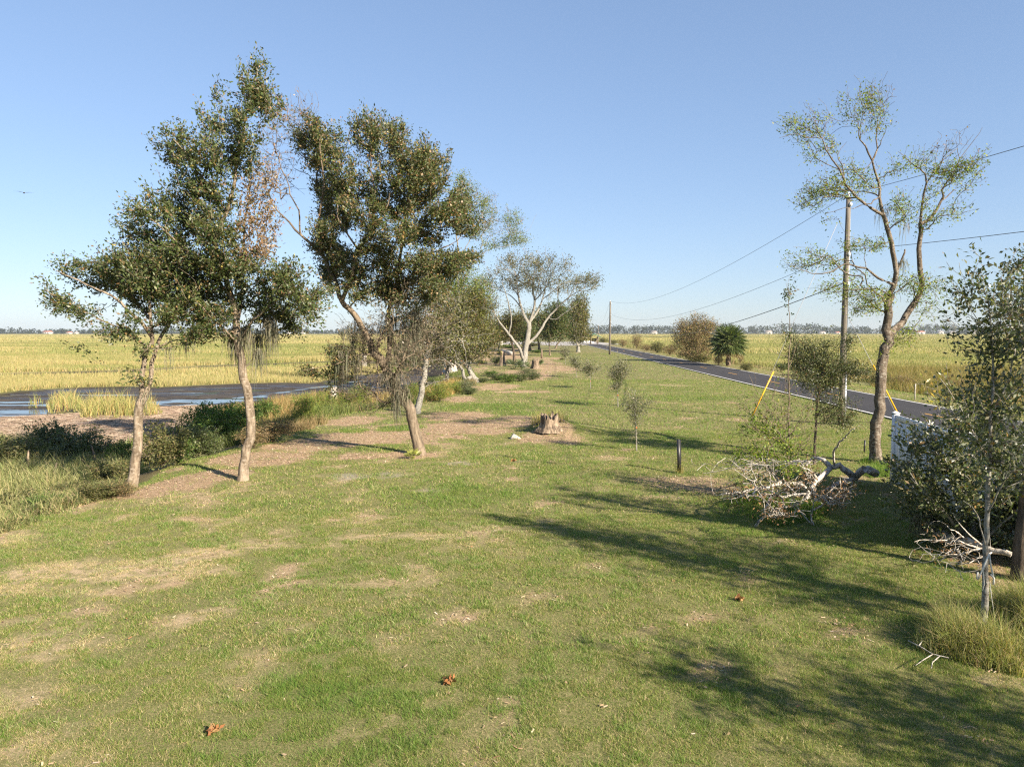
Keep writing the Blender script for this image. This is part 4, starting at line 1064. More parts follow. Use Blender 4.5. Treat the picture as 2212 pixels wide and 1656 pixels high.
    # smaller trees further along the spit
    far = [('short dark trunk standing just left of the large white limbed oak', (1111, 787), [(1109, 754), (1102, 730), (1098, 700)], [(1095, 700, 30, 22), (1075, 720, 24, 18), (1115, 690, 24, 20)], DULL, M_bark_dark, .5),
           ('dark green bushy oak on a thin upright trunk beyond the large pale oak', (1188, 768), [(1187, 750), (1186, 731), (1195, 700), (1200, 680)], [(1200, 690, 28, 26), (1190, 715, 24, 16), (1215, 710, 20, 18), (1205, 668, 22, 16), (1182, 700, 18, 16)], MIDG, M_bark_lean, .34),
           ('oak with a slanting lower bough behind the thin dark green oak', (1200, 753), [(1204, 742), (1212, 734), (1222, 722), (1230, 705)], [(1222, 702, 20, 20), (1212, 685, 20, 16), (1235, 715, 12, 12)], MIDG, M_bark_lean, .6),
           ('narrow pale tree of many upright stems standing alone near the bend of the road', (1249, 760), None, [(1247, 690, 16, 34), (1256, 668, 15, 24), (1242, 720, 14, 20), (1262, 705, 14, 22), (1250, 650, 13, 14), (1266, 725, 12, 10)], DULL, M_bark_white, .5),
           ('brownish tree with crooked bole at the back of the wooded spit', (1165, 757), [(1164, 742), (1160, 725), (1163, 700)], [(1162, 700, 30, 22), (1140, 712, 22, 16), (1180, 712, 16, 14)], DULL, M_bark_lean, .7),
           ('low olive tree far behind the elbow trunked tree', (1078, 765), [(1077, 750), (1072, 735), (1068, 715)], [(1068, 712, 30, 20), (1045, 722, 22, 14), (1092, 720, 20, 14)], DULL, M_bark_dark, .6),
           ('faint olive tree at the very left end of the wooded spit', (1046, 758), [(1045, 745), (1042, 735), (1040, 718)], [(1038, 716, 22, 14), (1022, 728, 14, 10), (1055, 722, 14, 12)], DULL, M_bark_dark, .6),
           ('dark trunked olive tree in deep shade behind the white oak limbs', (1130, 760), [(1131, 745), (1128, 730), (1125, 705)], [(1122, 705, 28, 22), (1105, 722, 22, 14), (1145, 722, 20, 14)], MIDG, M_bark_dark, .6)]
    for i, (lab, b, tr, E, pal, bk, r) in enumerate(far):
        D = gp(*b); Y = D[1]; k = Y / F
        if tr is None:
            limbs = [([D - [0, 0, .1], (b[0], b[1] - 8), (b[0], b[1] - 16)], r, r * .8)]
            for j, (dx, top) in enumerate([(-14, 670), (-5, 650), (4, 645), (12, 655), (18, 680), (-10, 700), (8, 690)]):
                limbs.append(([(b[0] + dx * .1, b[1] - 14, (j - 3) * .3), (b[0] + dx * .55, b[1] - 40, (j - 3) * .5), (b[0] + dx, top, (j - 3) * .6)], r * .42, .04))
        else:
            limbs = [([D - [0, 0, .1]] + tr, r * .5, r * .2)]
            e = E[0]; limbs.append(([tr[-2], ((tr[-2][0] + E[1][0]) / 2, E[1][1] + 6), (E[1][0], E[1][1], 1)], r * .22, .04)); limbs.append(([tr[-2], ((tr[-2][0] + E[2][0]) / 2, E[2][1] + 6), (E[2][0], E[2][1], -1)], r * .22, .04))
        s = k / .055
        make_tree('oak_tree', lab, 'tree', 30 + i, limbs, [(E, .42 / s ** 1.6, 15, pal, 1.4, 1.0)], bk, M_leafsoft, Y=Y, RS=.75, ES=1.22, DM=3.2, LM=2.6, shoots=.3, leaf=(.20 * s, .11 * s), spread=.34 * s, tip_r=.02 * s, group='trees on the wooded spit', step=.6 * s, lumb=.6 * s)


def build_right_tree():
    v6 = lambda a, b, d=0: (1620 + a * .2935, 162 + b * .2935, d)
    v7 = lambda a, b, d=0: (1512 + a * .326, 621 + b * .326, d)
    D = gp(1892, 1000); Y = D[1]
    limbs = [([D - [0, 0, .12], v7(1165, 1090), v7(1165, 1000), v7(1178, 850), v7(1200, 700), v7(1195, 580), v7(1215, 450), v7(1245, 360)], .225, .20),
             ([v7(1245, 360), v7(1240, 280), v7(1245, 180), v7(1248, 66)], .19, .145),
             ([v7(1252, 150), v7(1270, 60), v6(1040, 1600), v6(1075, 1460), v6(1052, 1300), v6(1012, 1120), v6(980, 1040)], .12, .085),
             ([v6(980, 1040), v6(965, 950), v6(940, 780), v6(900, 630), v6(850, 530), v6(815, 480), v6(820, 400), v6(830, 280)], .07, .008), ([v6(815, 480), v6(800, 400), v6(795, 320)], .025, .008),
             ([v6(900, 630), v6(930, 540, .2), v6(940, 400, .3), v6(925, 250, .3)], .045, .008), ([v6(930, 540, .2), v6(975, 480, -.2), v6(1010, 380, -.4)], .025, .006),
             ([v6(980, 1040), v6(840, 950, -.3), v6(740, 850, -.5), v6(690, 760, -.6), v6(600, 620, -.6), v6(520, 480, -.6), v6(460, 310, -.6)], .07, .008), ([v6(690, 760, -.6), v6(680, 660, -.2), v6(640, 590), v6(710, 490, .2)], .028, .006), ([v6(520, 480, -.6), v6(430, 450, -.8), v6(330, 430, -.9), v6(215, 460, -.9)], .022, .004), ([v6(540, 440, -.6), v6(555, 380, -.5), v6(480, 310, -.4)], .018, .005),
             ([v6(945, 890), v6(890, 862, .5), v6(800, 862, .8), v6(650, 855, 1)], .035, .01), ([v6(950, 920), v6(860, 950, -.6), v6(700, 975, -.9), v6(560, 1025, -1)], .03, .008), ([v6(900, 660), v6(850, 690, -.4), v6(780, 710, -.5)], .02, .006), ([v6(938, 720), v6(960, 690, .3), v6(920, 640, .3)], .014, .006),
             ([v6(1030, 1530), v6(940, 1490, -.4), v6(850, 1430, -.7), v6(700, 1395, -.9), v6(600, 1450, -1), v6(460, 1460, -1.1), v6(300, 1400, -1.2)], .06, .008), ([v6(850, 1430, -.7), v6(845, 1350, -.6), v6(840, 1290, -.5)], .02, .006),
             ([v6(1060, 1560), v6(1100, 1430), v6(1130, 1310), v6(1140, 1280)], .05, .03),
             ([v7(1290, 330), v7(1340, 225, .3), v7(1420, 110, .4), v6(1215, 1660, .4), v6(1255, 1600, .4), v6(1252, 1440, .4), v6(1242, 1280, .4), v6(1262, 1100, .4)], .15, .085),
             ([v6(1262, 1100, .4), v6(1270, 950, .3), v6(1300, 800, .2), v6(1250, 690, .1), v6(1180, 640), v6(1090, 560)], .06, .008), ([v6(1300, 770, .2), v6(1400, 650, .5), v6(1530, 540, .7)], .03, .01),
             ([v6(1262, 1100, .4), v6(1340, 1050, .7), v6(1400, 940, .9), v6(1420, 850, .9), v6(1480, 740, .9), v6(1540, 620, .9), v6(1530, 490, .9)], .075, .008), ([v6(1400, 940, .9), v6(1480, 870, 1.2), v6(1520, 845, 1.3)], .03, .018), ([v6(1540, 620, .9), v6(1620, 520, 1), v6(1710, 375, 1)], .018, .003), ([v6(1250, 690, .1), v6(1310, 600), v6(1410, 460)], .016, .003),
             ([v6(1220, 1640, .4), v6(1200, 1600, .2), v6(1215, 1540, .2)], .035, .02)]
    E6 = [(330, 380, 80, 40), (430, 440, 90, 40), (590, 520, 60, 40), (480, 600, 60, 40), (690, 200, 45, 45), (850, 200, 75, 55), (920, 250, 65, 55), (990, 320, 45, 55), (560, 820, 95, 55), (450, 900, 85, 70), (630, 880, 75, 50), (720, 690, 75, 36), (800, 760, 80, 50), (820, 830, 80, 40), (930, 780, 45, 35), (1150, 660, 85, 36), (1080, 710, 55, 45), (1100, 940, 70, 55), (1160, 1010, 80, 60), (1290, 930, 50, 50), (1350, 850, 50, 55), (1300, 660, 55, 50), (1400, 680, 55, 45), (1520, 720, 110, 50), (1640, 690, 75, 50), (1600, 830, 50, 40), (1470, 1020, 80, 40), (1320, 1090, 60, 40), (600, 1050, 45, 30), (830, 1240, 100, 40), (930, 1250, 50, 40), (450, 1320, 70, 50), (350, 1400, 75, 30), (560, 1380, 70, 40), (650, 1390, 45, 30), (600, 1560, 75, 50), (750, 1490, 70, 40), (760, 1600, 90, 30), (1000, 1590, 50, 36), (1150, 1530, 85, 50), (1260, 1540, 75, 70), (1330, 1570, 40, 50), (540, 300, 50, 30), (760, 350, 50, 30), (900, 400, 50, 40)]
    E7 = [(1220, 420, 40, 30), (1330, 320, 60, 40), (1410, 290, 50, 40), (1250, 350, 50, 30), (1130, 60, 90, 50), (1080, 130, 90, 40), (1200, 480, 24, 20), (1480, 120, 40, 60)]
    E = [(1620 + a * .2935, 162 + b * .2935, c * .2935, d * .2935) for a, b, c, d in E6] + [(1512 + a * .326, 621 + b * .326, c * .326, d * .326) for a, b, c, d in E7]
    YG9 = ([(.17, .23, .03), (.24, .29, .04), (.11, .16, .025), (.30, .28, .05), (.20, .12, .06)], [4, 3, 2, 1.0, .6])
    make_tree('hackberry_tree', 'tall mottled tree with a broken stub and thin bright green leaves beside the white fence', 'tree', 51, limbs, [(E, 52, 5.5, YG9, 1.5, .25), ([(1885, 230, 40, 40), (2050, 320, 40, 30), (1760, 270, 40, 30)], 16, .6, BROWN, 1, .3)],
              M_bark_mott, M_leafsoft, Y=Y, RS=.72, ES=1.4, DM=2.0, LM=1.15, shoots=.5, leaf=(.075, .034), spread=.10, tip_r=.0042, expo=.42, group=None, gnarl=.07, moss=([(1945, 560, 8, 20), (1955, 500, 4, 8), (1900, 450, 16, 10)], 12, 14, .5, .01))


def build_right_thicket():
    D = gp(2120, 1366); Y = D[1]
    Lf = ([(.060, .085, .026), (.090, .115, .040), (.145, .155, .075), (.23, .23, .13), (.26, .16, .06)], [4, 3, 2.4, 1.3, .4])
    make_tree('young_tree', 'slender white barked tree rising from the tall grass, ribbons tied to its trunk', 'tree', 61, [
        ([D - [0, 0, .1], (2122, 1350), (2128, 1290), (2130, 1200), (2133, 1110), (2138, 1000), (2140, 900), (2146, 800), (2142, 720), (2135, 650), (2110, 590)], .066, .008),
        ([(2138, 1000), (2100, 930, -.2), (2075, 880, -.3), (2030, 815, -.4)], .02, .004), ([(2140, 900), (2175, 830, .3), (2195, 740, .4), (2200, 660, .4)], .024, .006), ([(2133, 1110), (2170, 1040, -.4), (2215, 990, -.6)], .02, .006), ([(2143, 740), (2110, 690, .2), (2085, 640, .2)], .012, .004), ([(2131, 1170), (2110, 1110, -.3), (2080, 1080, -.4)], .018, .005)],
        [([(2100, 640, 34, 66), (2128, 735, 56, 56), (2190, 700, 46, 90), (2112, 840, 56, 56), (2180, 880, 56, 76), (2075, 890, 46, 36), (2140, 960, 60, 46), (2200, 1000, 50, 60), (2110, 590, 24, 24)], 62, 6, Lf, 1.2, .3), ([(2020, 810, 14, 8)], 400, 9, ([(.30, .26, .03), (.42, .30, .05)], [1, 1]), 1, .0)],
        M_bark_white, M_gloss, Y=Y, RS=.72, DM=2.6, LM=1.5, ES=1.15, shoots=.5, out=.9, leaf=(.068, .036), spread=.06, tip_r=.0028, alpha=.25, step=.1, lumb=.12, wob=.006, flare=1.25)
    D = gp(2110, 1190); Y = D[1]
    make_tree('evergreen_shrub', 'big dark glossy evergreen shrub hiding the lower part of the white fence', 'shrub', 62, [
        ([D - [0, 0, .1], (2105, 1150), (2090, 1090), (2070, 1030), (2060, 960)], .06, .015), ([(2108, 1180), (2050, 1120, -.3), (2000, 1070, -.5), (1965, 1020, -.5)], .04, .01), ([(2108, 1175), (2150, 1110, .3), (2180, 1030, .4), (2190, 940, .4)], .05, .012), ([(2108, 1180), (2160, 1140, -.6), (2210, 1080, -.8)], .04, .01), ([(2108, 1170), (2060, 1130, .7), (2010, 1060, .9)], .035, .01)],
        [([(2000, 1020, 66, 46), (2090, 1050, 90, 70), (2180, 1010, 76, 90), (1960, 1035, 36, 26), (2040, 1120, 80, 46), (2150, 1150, 76, 60), (2220, 1100, 60, 90), (1990, 1080, 50, 36), (2060, 980, 50, 40), (2240, 980, 50, 60), (1985, 965, 46, 30), (2050, 950, 50, 36), (2120, 930, 56, 46), (2190, 1080, 60, 60)], 44, 15, Lf, 1.3, .7), ([(1990, 945, 66, 46), (2080, 890, 60, 50), (2160, 900, 60, 60)], 26, 7, Lf, 1.2, .4)],
        M_bark_white, M_gloss, Y=Y, DM=1.5, LM=1.35, shoots=.5, void=.3, out=.9, leaf=(.09, .042), spread=.07, tip_r=.004, alpha=.25)
    D = gp(2205, 1252); Y = D[1]
    make_tree('oak_tree', 'dark trunked oak at the right edge with foliage reaching above the white fence', 'tree', 63, [
        ([D - [0, 0, .1], (2206, 1180), (2212, 1100), (2225, 1000), (2235, 880), (2240, 760), (2230, 650)], .11, .05), ([(2238, 800), (2200, 720, -.4), (2170, 650, -.5), (2160, 600, -.5)], .04, .008), ([(2230, 900), (2290, 800, .5), (2320, 700, .5)], .05, .01), ([(2225, 1000), (2290, 930, -.8), (2350, 880, -1)], .04, .01)],
        [([(2190, 640, 44, 60), (2225, 720, 60, 80), (2180, 570, 26, 26), (2240, 640, 50, 80), (2235, 820, 40, 60), (2205, 790, 50, 50), (2225, 560, 40, 50)], 26, 12, ([(.040, .052, .018), (.062, .072, .028), (.10, .10, .05), (.15, .12, .06)], [4, 3, 2, 1]), 1.2, .6)],
        M_bark_dark, Y=Y, DM=2.2, LM=2.2, leaf=(.075, .035), spread=.1)
    # trees standing out of frame on the right that shade the lawn
    for i, (x, y, h, lab) in enumerate(((8.7, 2.6, 3.9, 'leafy oak just outside the right edge shading the near lawn'), (11.0, 5.6, 6.6, 'taller oak outside the right edge behind the tall grass'))):
        b = np.array([x, y, float(hgt(x, y))]); T = Tree(70 + i); rg = T.rg
        T.limb([b, b + [.1, .1, h * .45], b + [-.1, .2, h * .75]], .10, .05); T.limb([b + [.1, .1, h * .4], b + [-.8, .6, h * .7], b + [-1.6, 1.0, h * .85]], .05, .015); T.limb([b + [.1, .1, h * .45], b + [.9, -.5, h * .7], b + [1.6, -.8, h * .9]], .05, .015)
        C = [(-.9, .6, .78, .95), (.2, .2, .95, .8), (1.1, -.6, .8, .9), (-1.7, 1.2, .9, .55), (.0, -.9, .7, .7), (.3, 1.2, .75, .6)]
        pts = np.concatenate([b + np.array([a, c, d * h]) + rg.normal(size=(130, 3)) * r * np.array([.72, .72, .5]) for a, c, d, r in C])
        pts = pts[pts[:, 0] > .74 * pts[:, 1] + .3] if i == 0 else pts[pts[:, 0] > .72 * pts[:, 1] + .4]
        T.grow(pts, .3); T.finish(.004)
        root = empty('oak_tree', b, lab, 'tree'); T.wood('trunk', M_bark_oak, root, b)
        V, f, Cc = T.leafage({0: 11}, .085, .04, .08, {0: OAK}); link('crown', newmesh('crown', V - b, f, Cc), M_leaf, root)


def build_fallen():
    rg = np.random.default_rng(5)
    r3 = lambda a, b, z: at(1566 + a * .1709, 945 + b * .1709, z)
    T = Tree(81)
    T.limb([r3(1900, 450, .35), r3(1760, 395, .55), r3(1640, 505, .22), r3(1560, 430, .45), r3(1440, 365, .6), r3(1340, 375, .55), r3(1250, 470, .45), r3(1150, 540, .42), r3(1100, 620, .35), r3(1060, 720, .28), r3(1000, 790, .2)], .105, .04)
    for L, a, b in (([(1340, 375, .55), (1250, 290, .72), (1130, 250, .75)], .08, .04), ([(1390, 345, .62), (1370, 200, 1.0), (1400, 140, 1.15), (1460, 50, 1.45), (1640, -130, 2.0)], .032, .008),
                    ([(1000, 740, .25), (840, 715, .32), (720, 745, .28), (590, 720, .32), (360, 740, .28)], .045, .02), ([(590, 720, .32), (540, 820, .2), (500, 910, .1), (390, 1130, .04)], .028, .008), ([(590, 720, .32), (600, 620, .5), (560, 540, .6)], .02, .008),
                    ([(1090, 630, .38), (960, 600, .38), (830, 580, .4), (700, 570, .45), (560, 620, .45), (280, 660, .4), (100, 700, .36), (-60, 705, .33)], .06, .012), ([(700, 570, .45), (600, 440, .6), (560, 380, .75), (380, 300, .9)], .03, .008), ([(400, 630, .42), (320, 540, .5), (240, 470, .55)], .018, .006),
                    ([(1000, 790, .2), (1050, 890, .1), (1090, 980, .06), (1125, 1100, .04)], .035, .012), ([(1000, 800, .18), (860, 870, .15), (700, 900, .12), (520, 930, .1)], .035, .014), ([(1240, 550, .42), (1120, 450, .6), (940, 340, .85)], .035, .012), ([(870, 710, .3), (800, 600, .5), (760, 520, .6)], .022, .01),
                    ([(1640, 505, .22), (1480, 570, .2), (1380, 610, .2), (1340, 720, .12), (1350, 840, .06)], .08, .02), ([(1380, 610, .2), (1240, 680, .15), (1210, 720, .1)], .04, .015), ([(290, 660, .4), (240, 700, .3), (210, 790, .2)], .012, .005), ([(520, 930, .1), (430, 1000, .06), (380, 1130, .03)], .014, .005)):
        T.limb([r3(*q) for q in L], a, b, .12, .012)
    pts = []
    for cx, cy, sx, sy, n in ((500, 640, 330, 200, 110), (900, 640, 300, 240, 130), (1300, 760, 260, 110, 120), (700, 950, 260, 90, 70), (1500, 640, 160, 110, 70), (150, 720, 160, 90, 40), (1050, 480, 180, 110, 50), (450, 430, 200, 100, 30)):
        for _ in range(n): pts.append(r3(cx + rg.normal() * sx * .6, cy + rg.normal() * sy * .5, .05 + rg.random() * .75))
    up_ = [r3(330 + rg.normal() * 260, 330 + rg.normal() * 60, .35 + rg.random() * 1.2) for _ in range(110)] + [r3(850 + rg.normal() * 160, 300, .3 + rg.random() * 1.3) for _ in range(70)]
    T.grow(np.array(up_), .12, .14, tagv=1); T.grow(np.array(pts), .12, .12, tagv=0); T.finish(.0055, .42)
    b = T.pos[0].copy(); b[2] = 0
    root = empty('fallen_branch', b, 'fallen white barked tree limb with tangled branches and dead brown leaves on the lawn', 'fallen branch')
    T.wood('limb', M_deadwood, root, b, 1.0)
    lv = T.leafage({0: 4.5}, .07, .03, .09, {0: BROWN}); link('dead_leaves', newmesh('dead_leaves', lv[0] - b, lv[1], lv[2]), M_dead, root)
    # twiggy fallen wood under the evergreen shrub
    T = Tree(82); v8 = lambda a, c, z: at(1782 + a * .326, 972 + c * .326, z)
    T.limb([v8(660, 505, .25), v8(850, 580, .3), v8(1050, 640, .3), v8(1250, 700, .25)], .07, .05, .12)
    for L in (([(1030, 650, .3), (900, 690, .25), (760, 700, .25), (700, 720, .12)]), ([(1000, 630, .32), (860, 600, .45), (700, 595, .5), (590, 600, .5)]), ([(1030, 640, .3), (900, 500, .7), (860, 430, .85)]), ([(1100, 660, .3), (960, 740, .12), (820, 760, .05)]), ([(960, 620, .3), (840, 520, .6), (760, 470, .7)])):
        T.limb([v8(*q) for q in L], .018, .006, .1, .01)
    pts = [v8(880 + rg.normal() * 110, 640 + rg.normal() * 70, .05 + rg.random() * .6) for _ in range(170)]
    T.grow(np.array(pts), .1, .1); T.finish(.0035, .42); b = T.pos[0].copy(); b[2] = 0
    root = empty('dead_branch', b, 'bare grey twiggy branch lying below the dark evergreen shrub', 'fallen branch'); T.wood('limb', M_deadwood, root, b, 1.0)
    lv = T.leafage({0: 1.0}, .07, .03, .08, {0: BROWN}); link('dead_leaves', newmesh('dead_leaves', lv[0] - b, lv[1], lv[2]), M_dead, root)
    V, fs, C = moss_mesh(np.array([v8(650, 450, .55)] * 3), 60, .35, .012, rg)
    root['label'] = 'bare grey twiggy branch draped with pale moss below the dark evergreen shrub'
    link('hanging_moss', newmesh('hanging_moss', V - b, fs, C), M_moss, root)
    # log beyond the elbow tree
    m = MB(); a, c = gp(1108, 768), gp(1052, 764); a[2] += .3; c[2] += 1.1
    m.tube([a + (c - a) * t + np.array([0, 0, .12 * math.sin(t * 5)]) for t in np.linspace(0, 1, 9)], np.linspace(.34, .16, 9), 10, jit=.12)
    tag(m.build('fallen_log', M_deadwood, smooth=True), 'bleached fallen log raised at one end left of the large pale oak', 'log')


def build_saplings():
    SP = ([(.10, .11, .05), (.14, .145, .065), (.20, .18, .095), (.075, .09, .035)], [3, 3, 2, 2])
    g = 'young saplings planted in a row on the lawn'
    L = [('nearest planted sapling with an orange tag on its thin stem, right of the stump', (1375, 974), 843, [(1372, 880, 26, 22), (1378, 905, 18, 16), (1400, 870, 18, 8), (1365, 862, 18, 14), (1372, 940, 10, 14)], 330),
         ('second nearest planted sapling with an airy grey green crown', (1335, 879), 780, [(1336, 805, 20, 18), (1332, 830, 16, 14), (1352, 800, 12, 10), (1340, 790, 14, 10)], 190),
         ('third planted sapling with side twigs held wide', (1276, 839), 778, [(1274, 798, 16, 10), (1272, 790, 12, 8), (1290, 798, 10, 5), (1262, 800, 9, 5)], 110),
         ('fourth planted sapling, brownish and thin, near the mulch patch', (1246, 815), 767, [(1243, 783, 12, 10), (1250, 790, 8, 6), (1240, 775, 8, 6)], 70),
         ('small bushy planted sapling in front of the distant narrow pale tree', (1222, 788), 745, [(1222, 760, 9, 9), (1218, 768, 7, 6)], 36)]
    for i, (lab, b, top, E, dens) in enumerate(L):
        D = gp(*b); Y = D[1]; k = Y / F
        T_ = [([D - [0, 0, .05], (b[0] - 1, (b[1] * 2 + top) / 3), (b[0] - 3, (b[1] + 2 * top) / 3), (b[0] - 4, top)], .024, .005)]
        s = max(1, k / .016)
        r = make_tree('sapling', lab, 'sapling', 90 + i, T_, [(E, dens, 7 if i < 2 else 6, SP, 1.0, .08)], M_bark_white, Y=Y, DM=1.3, LM=1.3, ES=1.15, shoots=.5, leaf=(.044 * s, .022 * s), spread=.05 * s, tip_r=.0022 * s, group=g, step=.08 * s, flare=1.2, gnarl=0, lumb=.1, wob=.006)
        if i < 3:
            m = MB(); z = D[2] + (b[1] - top) * k * (.42 if i == 0 else .28)
            m.tube([(D[0] - .012, D[1], z - .03), (D[0] - .014, D[1], z + .03)], .022, 8); o = m.build('orange_tag', plain('orange_tag', (.65, .13, .03), .6), r, origin=D)
    # bare leader sapling and bushy sapling by the fallen limb
    D = gp(1701, 1080); Y = D[1]
    make_tree('sapling', 'spindly sapling with a tall bare leader and bright yellow green leaves low down', 'sapling', 95, [
        ([D - [0, 0, .05], (1702, 1050), (1703, 990), (1704, 930), (1705, 870), (1703, 810), (1704, 770), (1706, 720), (1704, 670), (1703, 640)], .042, .008), ([(1703, 790), (1715, 765), (1720, 745)], .014, .006), ([(1703, 775), (1680, 765), (1656, 750)], .012, .004),
        ([(1704, 900), (1680, 870, -.2), (1640, 850, -.3), (1618, 810, -.3)], .014, .004), ([(1703, 1000), (1660, 985, -.2), (1610, 990, -.3)], .016, .005), ([(1703, 960), (1730, 960, .2), (1745, 975, .2)], .012, .004), ([(1704, 930), (1680, 920, .3), (1640, 925, .4)], .012, .004)],
        [([(1600, 980, 34, 16), (1680, 985, 40, 26), (1705, 1010, 28, 20), (1720, 975, 20, 18), (1660, 940, 36, 22), (1630, 910, 28, 20), (1580, 995, 16, 10)], 50, 8, ([(.16, .24, .03), (.23, .31, .04), (.11, .17, .03), (.33, .30, .06)], [4, 3, 2, 1]), 1.2, .25), ([(1690, 880, 46, 50), (1640, 890, 50, 36), (1670, 950, 60, 60), (1720, 940, 40, 60), (1610, 960, 40, 30)], 40, .7, YGREEN, 1, .3), ([(1704, 640, 5, 14), (1698, 725, 10, 8), (1705, 665, 4, 5)], 600, 5, MIDG, 1, 0)],
        M_bark_lean, M_leafsoft, Y=Y, RS=.8, DM=2.0, LM=1.2, ES=1.35, shoots=.4, leaf=(.072, .034), spread=.06, tip_r=.003, step=.1, lumb=.12, flare=1.2, wob=.008)
    D = gp(1760, 1003); Y = D[1]
    make_tree('sapling', 'dark bushy small leaved sapling in front of the near utility pole', 'sapling', 96, [
        ([D - [0, 0, .05], (1760, 985), (1762, 950), (1762, 900), (1768, 850), (1775, 800), (1778, 750)], .06, .012), ([(1768, 850), (1800, 810, .3), (1840, 790, .5)], .025, .006), ([(1765, 870), (1740, 830, -.3), (1712, 800, -.4)], .022, .006), ([(1762, 920), (1795, 900, .2), (1825, 890, .3)], .02, .006), ([(1775, 800), (1800, 760, -.4), (1835, 735, -.5)], .018, .005)],
        [([(1772, 778, 58, 46), (1822, 803, 46, 24), (1738, 815, 32, 20), (1812, 890, 36, 34), (1835, 738, 26, 14), (1730, 760, 30, 24), (1780, 830, 40, 22), (1770, 875, 20, 18), (1855, 800, 24, 16)], 30, 10, ([(.048, .066, .02), (.08, .10, .032), (.12, .13, .05), (.19, .12, .05)], [4, 3, 1.6, .5]), 1.1, .3)],
        M_bark_dark, Y=Y, RS=.8, DM=3.6, LM=2.6, ES=1.12, shoots=.5, leaf=(.052, .028), spread=.07, tip_r=.003, step=.12, flare=1.2)


